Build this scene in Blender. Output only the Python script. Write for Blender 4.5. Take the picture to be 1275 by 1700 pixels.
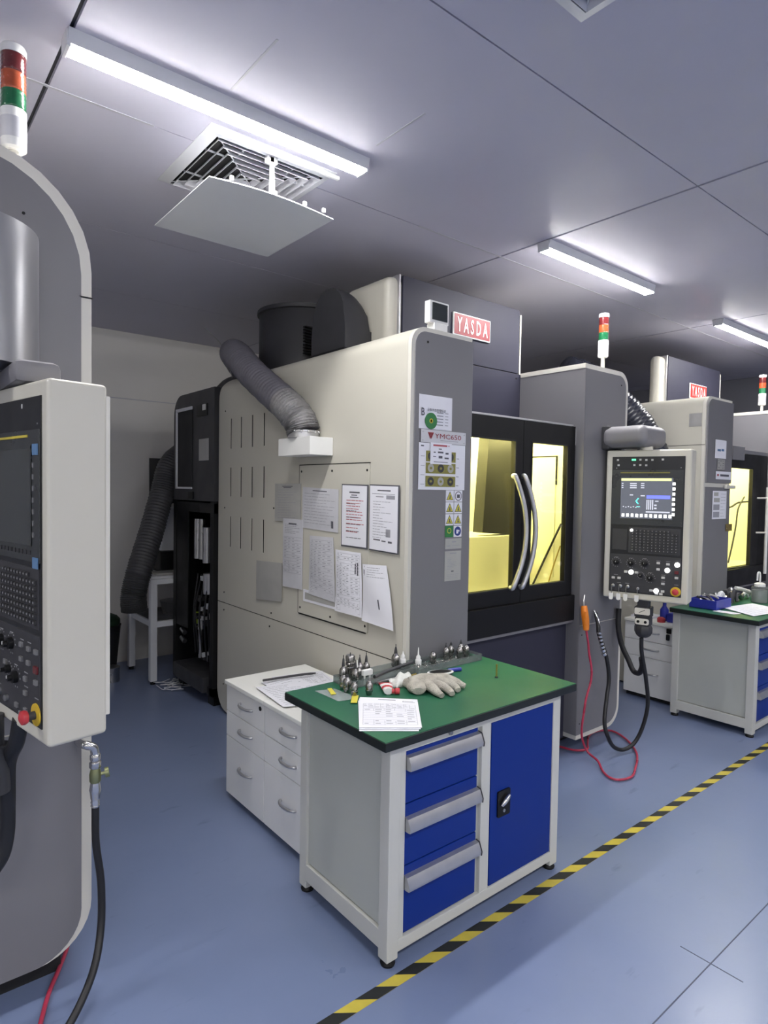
import bpy, bmesh, math, random
from mathutils import Vector, Matrix
random.seed(7)
for o in list(bpy.data.objects): bpy.data.objects.remove(o)
SC = bpy.context.scene
COL = SC.collection

# ---------------------------------------------------------------- camera
cam_d = bpy.data.cameras.new('camera'); cam = bpy.data.objects.new('camera', cam_d); COL.objects.link(cam)
CAMZ = 1.7
yaw, pitch, roll = .685686, .0355386, -.0166939
cyw, syw = math.cos(yaw), math.sin(yaw)
fwd = Vector((syw*math.cos(pitch), cyw*math.cos(pitch), -math.sin(pitch)))
rgt = Vector((cyw, -syw, 0)); dwn = fwd.cross(rgt)
r_ = math.cos(roll)*rgt+math.sin(roll)*dwn; d_ = -math.sin(roll)*rgt+math.cos(roll)*dwn
mw = Matrix((r_, -d_, -fwd)).transposed().to_4x4(); mw.translation = (0, 0, CAMZ)
cam.matrix_world = mw
cam_d.sensor_fit = 'VERTICAL'; cam_d.sensor_height = 36.0; cam_d.sensor_width = 27.0
cam_d.lens = 1041.9/1700*36.0; cam_d.clip_start = .02; cam_d.clip_end = 60
SC.camera = cam
# ---------------------------------------------------------------- world and exposure
w = bpy.data.worlds.new('world'); SC.world = w; w.use_nodes = True
w.node_tree.nodes['Background'].inputs[0].default_value = (.5, .55, .7, 1)
w.node_tree.nodes['Background'].inputs[1].default_value = .05
vs = SC.view_settings
vs.view_transform = 'Standard'; vs.look = 'None'; vs.gamma = 1; vs.use_curve_mapping = False
vs.exposure = 1.2
LAMP = 52.0          # strength of every ceiling batten
LAMP_COL = (1.0, .985, .96)

# ---------------------------------------------------------------- materials
def mat(name, col, rough=.5, metal=0, noise=.0, nscale=8, bump=0, bscale=60, emit=0, ecol=None, coat=0, coatr=.05, spec=.5, alpha=1, trans=0, stain=None):
    m = bpy.data.materials.new(name); m.use_nodes = True
    nt = m.node_tree; b = nt.nodes['Principled BSDF']
    b.inputs['Base Color'].default_value = (*col, 1)
    b.inputs['Roughness'].default_value = rough; b.inputs['Metallic'].default_value = metal
    b.inputs['Specular IOR Level'].default_value = spec
    b.inputs['Coat Weight'].default_value = coat; b.inputs['Coat Roughness'].default_value = coatr
    b.inputs['Transmission Weight'].default_value = trans
    if alpha < 1: b.inputs['Alpha'].default_value = alpha
    if emit:
        b.inputs['Emission Color'].default_value = (*(ecol or col), 1); b.inputs['Emission Strength'].default_value = emit
    tc = nt.nodes.new('ShaderNodeTexCoord')
    if noise:
        n = nt.nodes.new('ShaderNodeTexNoise'); n.inputs['Scale'].default_value = nscale; n.inputs['Detail'].default_value = 5
        nt.links.new(tc.outputs['Object'], n.inputs['Vector'])
        mx = nt.nodes.new('ShaderNodeMix'); mx.data_type = 'RGBA'
        lo = tuple(max(0, c*(1-noise)) for c in col); hi = tuple(min(1, c*(1+noise)) for c in col)
        if stain: lo = stain
        mx.inputs[6].default_value = (*lo, 1); mx.inputs[7].default_value = (*hi, 1)
        nt.links.new(n.outputs['Fac'], mx.inputs[0]); nt.links.new(mx.outputs[2], b.inputs['Base Color'])
        mr = nt.nodes.new('ShaderNodeMapRange'); mr.inputs[1].default_value = .3; mr.inputs[2].default_value = .7
        mr.inputs[3].default_value = max(0, rough-.06); mr.inputs[4].default_value = min(1, rough+.06)
        nt.links.new(n.outputs['Fac'], mr.inputs[0]); nt.links.new(mr.outputs[0], b.inputs['Roughness'])
    if bump:
        n2 = nt.nodes.new('ShaderNodeTexNoise'); n2.inputs['Scale'].default_value = bscale; n2.inputs['Detail'].default_value = 4
        nt.links.new(tc.outputs['Object'], n2.inputs['Vector'])
        bp = nt.nodes.new('ShaderNodeBump'); bp.inputs['Strength'].default_value = bump; bp.inputs['Distance'].default_value = .01
        nt.links.new(n2.outputs['Fac'], bp.inputs['Height']); nt.links.new(bp.outputs[0], b.inputs['Normal'])
    return m
M = {}
M['ceiling'] = mat('ceiling_paint', (.58, .565, .66), .42, .0, noise=.10, nscale=1.3, coat=.045, coatr=.04, spec=.22, bump=.012, bscale=2.2)
M['ceiling_dark'] = mat('ceiling_joint', (.05, .05, .06), .8, noise=.1)
M['pale_strip'] = mat('pale_strip', (.5, .5, .55), .35, noise=.1)
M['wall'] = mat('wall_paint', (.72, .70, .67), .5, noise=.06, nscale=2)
M['beige'] = mat('beige_enamel', (.575, .555, .485), .38, noise=.03, nscale=3, bump=.02, bscale=300)
M['beige_light'] = mat('light_trim_enamel', (.66, .64, .58), .38, noise=.03, nscale=3)
M['grey'] = mat('grey_enamel', (.19, .185, .20), .42, noise=.04, nscale=3, bump=.03, bscale=350)
M['grey_dark'] = mat('dark_blue_grey_enamel', (.036, .036, .056), .5, noise=.05, nscale=3, bump=.02, bscale=300, spec=.2)
M['black'] = mat('black_enamel', (.008, .008, .009), .45, noise=.2, nscale=6, spec=.25)
M['black_matte'] = mat('black_matte', (.012, .012, .014), .7, noise=.2, nscale=6)
M['charcoal'] = mat('charcoal_plastic', (.035, .035, .040), .5, noise=.1)
M['dark_inside'] = mat('dark_inside', (.01, .01, .01), .9, noise=.1)
M['chrome'] = mat('chrome', (.62, .62, .62), .18, 1, noise=.08)
M['steel'] = mat('brushed_steel', (.48, .48, .48), .32, 1, noise=.12, nscale=30)
M['holder_steel'] = mat('holder_steel', (.33, .32, .31), .25, 1, noise=.2, nscale=40)
M['alu'] = mat('satin_aluminium', (.52, .52, .54), .38, .85, noise=.12, nscale=20)
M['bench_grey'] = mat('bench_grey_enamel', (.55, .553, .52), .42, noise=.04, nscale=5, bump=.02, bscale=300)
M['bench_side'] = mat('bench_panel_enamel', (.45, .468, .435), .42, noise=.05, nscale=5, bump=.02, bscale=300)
M['blue'] = mat('blue_enamel', (.004, .026, .215), .4, noise=.06, nscale=5, spec=.22)
M['worktop_edge'] = mat('worktop_edge', (.006, .010, .010), .5, noise=.2)
M['cabinet'] = mat('white_cabinet', (.86, .86, .86), .45, noise=.03, nscale=4)
M['cabinet_top'] = mat('white_cabinet_top', (.88, .88, .84), .35, noise=.04, nscale=4)
M['white_paint'] = mat('white_paint', (.68, .69, .72), .4, noise=.04)
M['paper'] = mat('paper', (.80, .80, .86), .75, noise=.04, nscale=12, bump=.05, bscale=20)
M['paper_old'] = mat('sleeved_paper', (.60, .60, .64), .4, noise=.10, nscale=14, coat=.4, coatr=.2)
M['sleeve'] = mat('grey_sleeve', (.41, .405, .385), .35, noise=.12, nscale=18, coat=.4, coatr=.15)
M['ink'] = mat('ink', (.10, .10, .12), .8)
M['ink_soft'] = mat('faint_ink', (.33, .33, .37), .8)
M['ink_red'] = mat('red_ink', (.45, .10, .12), .8)
M['red'] = mat('red_enamel', (.27, .02, .03), .4, noise=.08)
M['red_paint2'] = mat('red_orange_plate', (.50, .04, .03), .4, noise=.08)
M['white'] = mat('white_plastic', (.78, .78, .77), .4, noise=.03)
M['white_glow'] = mat('lit_button', (.9, .9, .88), .4, emit=1.6, ecol=(1, 1, .96))
M['green_glow'] = mat('green_led', (.1, .8, .3), .4, emit=.9)
M['cyan_glow'] = mat('cyan_display', (.1, .8, .7), .4, emit=.8)
M['blue_glow'] = mat('blue_display', (.06, .08, .45), .4, emit=1.0, ecol=(.10, .12, .75))
M['yellow_glow'] = mat('yellow_display', (.6, .65, .1), .4, emit=.9, ecol=(.75, .8, .25))
M['grey_glow'] = mat('grey_display', (.3, .3, .35), .4, emit=.5, ecol=(.5, .52, .6))
M['screen'] = mat('lit_screen', (.03, .03, .035), .15, emit=.10, ecol=(.55, .6, .75), noise=.2, nscale=30)
M['screen_off'] = mat('dark_screen', (.030, .036, .034), .12, noise=.25, nscale=9, coat=.6, coatr=.05)
M['bezel'] = mat('screen_bezel', (.035, .038, .04), .3, noise=.08)
M['panel_black'] = mat('control_panel_black', (.012, .013, .015), .32, noise=.15)
M['key'] = mat('dark_key', (.035, .035, .038), .5)
M['key_dim'] = mat('unlit_key', (.17, .17, .175), .5)  # white key dimmed in its colour for the unlit console
M['key_label'] = mat('key_print', (.28, .28, .29), .6)
M['key_white'] = mat('white_key', (.55, .55, .54), .5)
M['yellow'] = mat('yellow_plastic', (.62, .42, .03), .45, noise=.08)
M['yellow_tape'] = mat('yellow_tape', (.55, .45, .06), .45, noise=.18, nscale=25)
M['black_tape'] = mat('black_tape', (.012, .014, .014), .5, noise=.3, nscale=25)
M['lime'] = mat('lime_plastic', (.30, .42, .02), .5)
M['tape_blue'] = mat('pale_blue_tape', (.10, .20, .36), .5, noise=.1)
M['red_lens'] = mat('red_lens', (.12, .014, .016), .22, noise=.3, nscale=60, coat=.4)
M['orange_lens'] = mat('orange_lens', (.40, .075, .025), .22, noise=.3, nscale=60, coat=.4)
M['green_lens'] = mat('green_lens', (.008, .12, .045), .22, noise=.3, nscale=60, coat=.4)
M['hose_grey'] = mat('grey_duct_film', (.135, .13, .155), .42, noise=.25, nscale=20, bump=.3, bscale=40)
M['hose_light'] = mat('wrinkled_duct_film', (.22, .215, .22), .33, noise=.35, nscale=30, bump=.6, bscale=50)
M['hose_dark'] = mat('dark_duct_film', (.06, .06, .065), .5, noise=.25, nscale=20, bump=.3, bscale=40)
M['hose_black'] = mat('shiny_black_duct', (.02, .022, .035), .25, noise=.2, bump=.2, bscale=40)
M['rubber'] = mat('black_rubber', (.010, .010, .012), .45, noise=.2)
M['red_hose'] = mat('red_air_hose', (.42, .035, .075), .3, noise=.15)
M['orange'] = mat('orange_plastic', (.75, .22, .02), .4, noise=.08)
M['yellow_sign'] = mat('yellow_sign', (.62, .55, .06), .5)
M['green_sign'] = mat('green_sign', (.025, .19, .05), .5, noise=.15, nscale=60)
M['blue_sign'] = mat('blue_sign', (.02, .04, .20), .5)
M['olive'] = mat('olive_photo', (.24, .22, .05), .5, noise=.35, nscale=90)
M['glove'] = mat('glove_knit', (.64, .61, .54), .9, noise=.35, nscale=22, bump=.9, bscale=260, stain=(.17, .15, .12))
M['rag'] = mat('white_cloth', (.66, .67, .64), .85, noise=.1, bump=.5, bscale=80)
M['steel_grey'] = mat('brushed_grey_metal', (.26, .26, .28), .30, .65)
M['brass'] = mat('brass', (.55, .40, .13), .3, 1, noise=.15)
M['bronze'] = mat('valve_bronze', (.28, .30, .16), .35, .8, noise=.2)
M['inner_white'] = mat('enclosure_enamel', (.85, .85, .74), .4, noise=.05, nscale=3)
M['inner_grey'] = mat('spindle_cover', (.022, .022, .018), .5, noise=.5, nscale=6)
M['blade_white'] = mat('vent_enamel', (.62, .62, .66), .75, noise=.03)
M['wall_frame'] = mat('wall_panel_dark', (.045, .045, .045), .6, noise=.1)
M['blue_bin'] = mat('blue_plastic', (.02, .03, .30), .4, noise=.1)
M['red_box'] = mat('red_box', (.5, .04, .05), .45, noise=.1)
M['bottle_green'] = mat('olive_bottle', (.10, .12, .03), .25, noise=.2)
M['bag_green'] = mat('dark_green_film', (.012, .04, .018), .5, noise=.3)

def lamp_mat():
    m = bpy.data.materials.new('lit_diffuser'); m.use_nodes = True; nt = m.node_tree
    nt.nodes.clear(); e = nt.nodes.new('ShaderNodeEmission'); o = nt.nodes.new('ShaderNodeOutputMaterial')
    e.inputs[0].default_value = (*LAMP_COL, 1); e.inputs[1].default_value = LAMP
    nt.links.new(e.outputs[0], o.inputs[0]); return m
M['lamp'] = lamp_mat()
def glass_mat(name, tint, gloss=.06, rough=.03, frost=None):
    m = bpy.data.materials.new(name); m.use_nodes = True; nt = m.node_tree; nt.nodes.clear()
    t = nt.nodes.new('ShaderNodeBsdfTransparent'); t.inputs[0].default_value = (*tint, 1)
    g = nt.nodes.new('ShaderNodeBsdfGlossy'); g.inputs['Roughness'].default_value = rough
    lw_ = nt.nodes.new('ShaderNodeLayerWeight'); lw_.inputs[0].default_value = .5
    pw = nt.nodes.new('ShaderNodeMath'); pw.operation = 'POWER'; pw.inputs[1].default_value = 5
    f = nt.nodes.new('ShaderNodeMath'); f.operation = 'MULTIPLY_ADD'; f.inputs[1].default_value = .9; f.inputs[2].default_value = .035
    nt.links.new(lw_.outputs['Facing'], pw.inputs[0]); nt.links.new(pw.outputs[0], f.inputs[0])
    mx = nt.nodes.new('ShaderNodeMixShader'); o = nt.nodes.new('ShaderNodeOutputMaterial')
    nt.links.new(f.outputs[0], mx.inputs[0]); nt.links.new(t.outputs[0], mx.inputs[1]); nt.links.new(g.outputs[0], mx.inputs[2])
    last = mx
    if frost:
        d = nt.nodes.new('ShaderNodeBsdfDiffuse'); d.inputs[0].default_value = (*frost[1], 1)
        m2 = nt.nodes.new('ShaderNodeMixShader'); m2.inputs[0].default_value = frost[0]
        nt.links.new(mx.outputs[0], m2.inputs[1]); nt.links.new(d.outputs[0], m2.inputs[2]); last = m2
    nt.links.new(last.outputs[0], o.inputs[0]); return m
M['door_glass'] = glass_mat('yellow_safety_glass', (.98, .95, .70))
M['acrylic'] = glass_mat('clear_acrylic', (.78, .82, .82), frost=(.22, (.35, .37, .37)))
M['film'] = glass_mat('clear_film', (.9, .93, .93), rough=.1, frost=(.25, (.6, .65, .65)))
M['dial_glass'] = glass_mat('thermometer_glass', (.8, .82, .8))

def floor_mat():
    m = bpy.data.materials.new('blue_epoxy'); m.use_nodes = True; nt = m.node_tree; b = nt.nodes['Principled BSDF']
    L = nt.links; tc = nt.nodes.new('ShaderNodeTexCoord')
    n = nt.nodes.new('ShaderNodeTexNoise'); n.inputs['Scale'].default_value = .9; n.inputs['Detail'].default_value = 8; n.inputs['Roughness'].default_value = .6
    L.new(tc.outputs['Object'], n.inputs['Vector'])
    r = nt.nodes.new('ShaderNodeValToRGB'); r.color_ramp.elements[0].position = .3; r.color_ramp.elements[1].position = .72
    r.color_ramp.elements[0].color = (.155, .20, .335, 1); r.color_ramp.elements[1].color = (.19, .235, .375, 1)
    L.new(n.outputs['Fac'], r.inputs[0])
    # scuffs: stretched noise, thresholded
    mp = nt.nodes.new('ShaderNodeMapping'); mp.inputs['Scale'].default_value = (2.2, 9, 1); mp.inputs['Rotation'].default_value = (0, 0, .5)
    L.new(tc.outputs['Object'], mp.inputs[0])
    n3 = nt.nodes.new('ShaderNodeTexNoise'); n3.inputs['Scale'].default_value = 1.7; n3.inputs['Detail'].default_value = 7
    L.new(mp.outputs[0], n3.inputs['Vector'])
    r3 = nt.nodes.new('ShaderNodeValToRGB'); r3.color_ramp.elements[0].position = .66; r3.color_ramp.elements[1].position = .74
    L.new(n3.outputs['Fac'], r3.inputs[0])
    mx = nt.nodes.new('ShaderNodeMix'); mx.data_type = 'RGBA'; mx.blend_type = 'MIX'
    ml = nt.nodes.new('ShaderNodeMath'); ml.operation = 'MULTIPLY'; ml.inputs[1].default_value = .35
    L.new(r3.outputs[0], ml.inputs[0]); L.new(ml.outputs[0], mx.inputs[0]); L.new(r.outputs[0], mx.inputs[6]); mx.inputs[7].default_value = (.06, .08, .13, 1)
    L.new(mx.outputs[2], b.inputs['Base Color'])
    mr = nt.nodes.new('ShaderNodeMapRange'); mr.inputs[1].default_value = .3; mr.inputs[2].default_value = .7; mr.inputs[3].default_value = .26; mr.inputs[4].default_value = .42
    L.new(n.outputs['Fac'], mr.inputs[0]); L.new(mr.outputs[0], b.inputs['Roughness'])
    n2 = nt.nodes.new('ShaderNodeTexNoise'); n2.inputs['Scale'].default_value = 5; n2.inputs['Detail'].default_value = 6
    L.new(tc.outputs['Object'], n2.inputs['Vector'])
    bp = nt.nodes.new('ShaderNodeBump'); bp.inputs['Strength'].default_value = .08; bp.inputs['Distance'].default_value = .02
    L.new(n2.outputs['Fac'], bp.inputs['Height']); L.new(bp.outputs[0], b.inputs['Normal'])
    b.inputs['Coat Weight'].default_value = .14; b.inputs['Coat Roughness'].default_value = .2
    return m
M['floor'] = floor_mat()
def top_mat():
    m = mat('green_worktop', (.018, .11, .062), .42, bump=.05, bscale=200, spec=.3); nt = m.node_tree; b = nt.nodes['Principled BSDF']; L = nt.links
    tc = nt.nodes.new('ShaderNodeTexCoord'); n = nt.nodes.new('ShaderNodeTexNoise'); n.inputs['Scale'].default_value = 3.0; n.inputs['Detail'].default_value = 7
    L.new(tc.outputs['Object'], n.inputs['Vector'])
    r = nt.nodes.new('ShaderNodeValToRGB'); r.color_ramp.elements[0].position = .35; r.color_ramp.elements[1].position = .75
    r.color_ramp.elements[0].color = (.010, .098, .055, 1); r.color_ramp.elements[1].color = (.040, .165, .078, 1)
    L.new(n.outputs['Fac'], r.inputs[0]); L.new(r.outputs[0], b.inputs['Base Color'])
    n2 = nt.nodes.new('ShaderNodeTexNoise'); n2.inputs['Scale'].default_value = 6
    L.new(tc.outputs['Object'], n2.inputs['Vector'])
    mr = nt.nodes.new('ShaderNodeMapRange'); mr.inputs[3].default_value = .25; mr.inputs[4].default_value = .5
    L.new(n2.outputs['Fac'], mr.inputs[0]); L.new(mr.outputs[0], b.inputs['Roughness'])
    return m
M['worktop'] = top_mat()

# ---------------------------------------------------------------- geometry helpers
ORG = Vector((0, 0, CAMZ)); K = 1.0      # survey points of the machine row are taken in a frame 2 % smaller, about the survey origin
def XF(p):
    return ORG + (Vector(p)-ORG)*K
def GND(x, y, z):      # a point given in true metres, for pieces that lie on the real floor
    return ORG+(Vector((x, y, z))-ORG)/K
class MB:
    def __init__(s, m=None): s.bev = False; s.v = []; s.f = []; s.m = m; s.mi = []; s.cur = 0
    def add(s, vs_, fs):
        o = len(s.v); s.v += [Vector(p) for p in vs_]; s.f += [tuple(i+o for i in f) for f in fs]; s.mi += [s.cur]*len(fs)
    def box(s, x0, x1, y0, y1, z0, z1, bev=0, seg=2):
        if bev:
            s.bev = True; bm = bmesh.new(); bmesh.ops.create_cube(bm, size=1)
            for v in bm.verts: v.co = Vector(((x0+x1)/2+v.co.x*(x1-x0), (y0+y1)/2+v.co.y*(y1-y0), (z0+z1)/2+v.co.z*(z1-z0)))
            bmesh.ops.bevel(bm, geom=bm.edges[:], offset=bev, segments=seg, profile=.5, affect='EDGES')
            bm.verts.index_update()
            s.add([v.co.copy() for v in bm.verts], [tuple(v.index for v in f.verts) for f in bm.faces]); bm.free()
        else:
            s.add([(x0, y0, z0), (x1, y0, z0), (x1, y1, z0), (x0, y1, z0), (x0, y0, z1), (x1, y0, z1), (x1, y1, z1), (x0, y1, z1)],
                  [(0, 3, 2, 1), (4, 5, 6, 7), (0, 1, 5, 4), (1, 2, 6, 5), (2, 3, 7, 6), (3, 0, 4, 7)])
        return s
    def prism(s, poly, ax, a0, a1):
        n = len(poly)
        def P(p, a):
            return {'x': (a, p[0], p[1]), 'y': (p[0], a, p[1]), 'z': (p[0], p[1], a)}[ax]
        s.add([P(p, a0) for p in poly]+[P(p, a1) for p in poly],
              [tuple(range(n)), tuple(range(2*n-1, n-1, -1))]+[(i, i+n, (i+1) % n+n, (i+1) % n) for i in range(n)])
        return s
    def lathe(s, prof, c=(0, 0, 0), axis=(0, 0, 1), seg=20):
        a = Vector(axis).normalized(); u = a.orthogonal().normalized(); v = a.cross(u); c = Vector(c)
        vs_ = []; n = len(prof)
        for k in range(seg):
            t = 2*math.pi*k/seg; d = u*math.cos(t)+v*math.sin(t)
            vs_ += [c+a*h+d*r for r, h in prof]
        fs = [(k*n+i, ((k+1) % seg)*n+i, ((k+1) % seg)*n+i+1, k*n+i+1) for k in range(seg) for i in range(n-1)]
        fs.append(tuple(k*n for k in range(seg))[::-1]); fs.append(tuple(k*n+n-1 for k in range(seg)))
        s.add(vs_, fs); return s
    def cyl(s, p0, p1, r, seg=16, r1=None):
        p0 = Vector(p0); p1 = Vector(p1); L = (p1-p0).length
        return s.lathe([(r, 0), (r if r1 is None else r1, L)], p0, p1-p0, seg)
    def tube(s, pts, r, seg=10, n=8, rf=None):
        pts = [Vector(p) for p in pts]; P = []
        if n > 1 and len(pts) > 2:
            Q = [pts[0]*2-pts[1]]+pts+[pts[-1]*2-pts[-2]]
            for i in range(1, len(Q)-2):
                a, b, c, d = Q[i-1:i+3]
                for k in range(n):
                    t = k/n
                    P.append(.5*((2*b)+(c-a)*t+(2*a-5*b+4*c-d)*t*t+(-a+3*b-3*c+d)*t**3))
            P.append(pts[-1])
        else: P = pts
        vs_ = []; u = None
        for i, p in enumerate(P):
            t = (P[min(i+1, len(P)-1)]-P[max(i-1, 0)]).normalized()
            u = t.orthogonal().normalized() if u is None else (u-t*u.dot(t)).normalized()
            v = t.cross(u); rr = r*(rf(i, len(P)) if rf else 1)
            vs_ += [p+(u*math.cos(2*math.pi*k/seg)+v*math.sin(2*math.pi*k/seg))*rr for k in range(seg)]
        fs = [(i*seg+k, i*seg+(k+1) % seg, (i+1)*seg+(k+1) % seg, (i+1)*seg+k) for i in range(len(P)-1) for k in range(seg)]
        fs.append(tuple(range(seg))[::-1]); fs.append(tuple((len(P)-1)*seg+k for k in range(seg)))
        s.add(vs_, fs); return s
    def sphere(s, c, r, sx=1, sy=1, sz=1, seg=14):
        n = seg//2; prof = []
        for i in range(n+1):
            t = math.pi*i/n; prof.append((max(1e-4, r*math.sin(t)), -r*math.cos(t)))
        o = len(s.v); s.lathe(prof, (0, 0, 0), (0, 0, 1), seg)
        for i in range(o, len(s.v)): p = s.v[i]; s.v[i] = Vector((c[0]+p.x*sx, c[1]+p.y*sy, c[2]+p.z*sz))
        return s
    def xform(s, m4):
        s.v = [m4 @ p for p in s.v]; return s
def worg(o):
    p = Vector((0, 0, 0))
    while o is not None: p = p+Vector(o.location); o = o.parent
    return p
def link(name, mb, m, parent=None, kind=None, label=None, smooth=38):
    ms = m if isinstance(m, (list, tuple)) else [m]
    base = worg(parent); me = bpy.data.meshes.new(name)
    me.from_pydata([tuple(XF(p)-base) for p in mb.v], [], mb.f)
    for q in ms: me.materials.append(q)
    if len(ms) > 1: me.polygons.foreach_set('material_index', mb.mi)
    me.polygons.foreach_set('use_smooth', [True]*len(me.polygons))
    bm = bmesh.new(); bm.from_mesh(me); bmesh.ops.recalc_face_normals(bm, faces=bm.faces); bm.to_mesh(me); bm.free()
    me.set_sharp_from_angle(angle=math.radians(smooth)); me.update()
    o = bpy.data.objects.new(name, me); COL.objects.link(o); o.parent = parent
    if mb.bev: o.modifiers.new('weighted_normal', 'WEIGHTED_NORMAL').keep_sharp = True
    if kind: o['kind'] = kind
    if label: o['label'] = label
    return o
def thing(name, label, cat, loc=(0, 0, 0), group=None):
    o = bpy.data.objects.new(name, None); COL.objects.link(o); o.location = XF(loc); o.empty_display_size = .05
    o['label'] = label; o['category'] = cat
    if group: o['group'] = group
    return o
def solo(name, mb, m, label, cat, group=None, kind=None, smooth=38):
    """a thing that is one mesh, its origin moved to its base"""
    ps = [XF(p) for p in mb.v]; c = Vector((sum(p.x for p in ps)/len(ps), sum(p.y for p in ps)/len(ps), min(p.z for p in ps)))
    o = link(name, mb, m, None, kind, label, smooth)
    o.data.transform(Matrix.Translation(-c)); o.location = c
    o['category'] = cat
    if group: o['group'] = group
    return o
def part(name, parent, m, fn, **k):
    mb = MB(); fn(mb); return link(name, mb, m, parent, **k)
def pbox(name, parent, m, x0, x1, y0, y1, z0, z1, bev=0, **k):
    return link(name, MB().box(x0, x1, y0, y1, z0, z1, bev), m, parent, **k)
def text(name, s, parent, m, o, u, n, width, height=None, depth=.0008, bold=0, label=None):
    """flat lettering: lower-left corner o, reading along u, standing up along n x u, facing n"""
    c = bpy.data.curves.new(name, 'FONT'); c.body = s; c.size = 1; c.extrude = 0; c.offset = bold; c.resolution_u = 2
    t = bpy.data.objects.new(name, c); COL.objects.link(t)
    dg = bpy.context.evaluated_depsgraph_get(); me = bpy.data.meshes.new_from_object(t.evaluated_get(dg))
    bpy.data.objects.remove(t)
    xs = [v.co.x for v in me.vertices]; ys = [v.co.y for v in me.vertices]
    if not xs: return None
    x0, x1, y0, y1 = min(xs), max(xs), min(ys), max(ys); sx = width/(x1-x0); sy = sx if height is None else height/(y1-y0)
    u = Vector(u).normalized(); n = Vector(n).normalized(); up = n.cross(u); o = Vector(o); base = worg(parent)
    for v in me.vertices:
        v.co = XF(o+u*((v.co.x-x0)*sx)+up*((v.co.y-y0)*sy)+n*depth)-base
    me.materials.clear(); me.materials.append(m)
    ob = bpy.data.objects.new(name, me); COL.objects.link(ob); ob.parent = parent
    if label: ob['label'] = label
    return ob
def rrect(x0, x1, z0, z1, tl=0, tr=0, br=0, bl=0, n=8):
    P = []
    for (cx, cz, r, a0) in ((x0, z0, bl, 180), (x1, z0, br, 270), (x1, z1, tr, 0), (x0, z1, tl, 90)):
        if r <= 0: P.append((cx, cz)); continue
        ox = cx+(r if cx == x0 else -r); oz = cz+(r if cz == z0 else -r)
        for k in range(n+1):
            a = math.radians(a0+90*k/n); P.append((ox+r*math.cos(a), oz+r*math.sin(a)))
    return P

def sheet(name, label, cat, TL, TR, BR, BL, n, m, prints=(), off=.001, thick=.0012, bulge=0, group=None, parent=None, curl=0):
    """a sheet of paper between four corners with printed marks given in fractions (u right, v down)"""
    TL, TR, BR, BL = map(Vector, (TL, TR, BR, BL)); n = Vector(n).normalized()
    def P(u, v, h=0):
        p = TL*(1-u)*(1-v)+TR*u*(1-v)+BR*u*v+BL*(1-u)*v
        return p+n*(off+h+bulge*math.sin(math.pi*u)*math.sin(math.pi*min(1, v*1.1))+curl*v**3)
    N = 8 if (bulge or curl) else 1; mb = MB()
    for h in (0, thick):
        mb.v += [P(i/N, j/N, h) for j in range(N+1) for i in range(N+1)]
    q = (N+1)**2; fs = []
    for j in range(N):
        for i in range(N):
            a = j*(N+1)+i; fs.append((a+q, a+1+q, a+N+2+q, a+N+1+q)); fs.append((a, a+N+1, a+N+2, a+1))
    ring = [i for i in range(N+1)]+[(j+1)*(N+1)-1+0 for j in range(1, N+1)]+[N*(N+1)+i for i in range(N-1, -1, -1)]+[j*(N+1) for j in range(N-1, 0, -1)]
    for i in range(len(ring)): a, b = ring[i], ring[(i+1) % len(ring)]; fs.append((a, b, b+q, a+q))
    mb.f += fs; mb.mi += [0]*len(fs)
    o = link(name, mb, m, parent) if parent else solo(name, mb, m, label, cat, group)
    groups = {}
    for (u0, v0, u1, v1, mm) in prints: groups.setdefault(mm, []).append((u0, v0, u1, v1))
    for mm, L in groups.items():
        pb = MB(); K2 = 4 if (bulge or curl) else 1
        for (u0, v0, u1, v1) in L:
            for k in range(K2):
                a = u0+(u1-u0)*k/K2; b = u0+(u1-u0)*(k+1)/K2
                pb.add([P(a, v0, thick+.0004), P(b, v0, thick+.0004), P(b, v1, thick+.0004), P(a, v1, thick+.0004)], [(0, 1, 2, 3)])
        link('print', pb, M[mm], o)
    return o, P
def lines(n, v0=.1, v1=.9, u0=.1, u1=.9, h=.010, m='ink_soft', rag=.4, seed=0):
    R = random.Random(seed); out = []
    for k in range(n):
        v = v0+(v1-v0)*k/max(1, n-1); e = u1-(u1-u0)*rag*R.random(); u = u0
        while u < e:
            wd = R.uniform(.06, .2); out.append((u, v, min(e, u+wd), v+h, m)); u += wd+.018
    return out
def table_prints(rows, cols, v0=.15, v1=.9, u0=.06, u1=.94, m='ink_soft', fill=1, seed=0):
    R = random.Random(seed); out = []
    for r in range(rows+1): v = v0+(v1-v0)*r/rows; out.append((u0, v, u1, v+.004, m))
    for c in range(cols+1): u = u0+(u1-u0)*c/cols; out.append((u, v0, u+.005, v1, m))
    if fill:
        for r in range(rows):
            for c in range(cols):
                if R.random() < .7:
                    u = u0+(u1-u0)*(c+.15)/cols; v = v0+(v1-v0)*(r+.4)/rows
                    out.append((u, v, u+(u1-u0)/cols*R.uniform(.3, .7), v+(v1-v0)/rows*.22, m))
    return out

# ================================================================ SETTING
X0, X1, Y0, Y1, ZC = -5.2, 8.4, -4.6, 6.22, 3.153
fl = link('floor', MB().box(X0, X1, Y0, Y1, -.08, 0), M['floor'], kind='structure')
def wall(name, a): return link(name, MB().box(*a), M['wall'], kind='structure')
wall('wall_left', (X0-.1, X0, Y0, Y1, 0, ZC)); wall('wall_back', (X0-.1, X1+.1, Y1, Y1+.1, 0, ZC))
wall('wall_front', (X0-.1, X1+.1, Y0-.1, Y0, 0, ZC)); wr = link('wall_right', MB().box(X1, X1+.1, Y0, Y1, 0, ZC), mat('wall_far_paint', (.24, .24, .27), .5, noise=.05, nscale=2), kind='structure')
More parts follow.
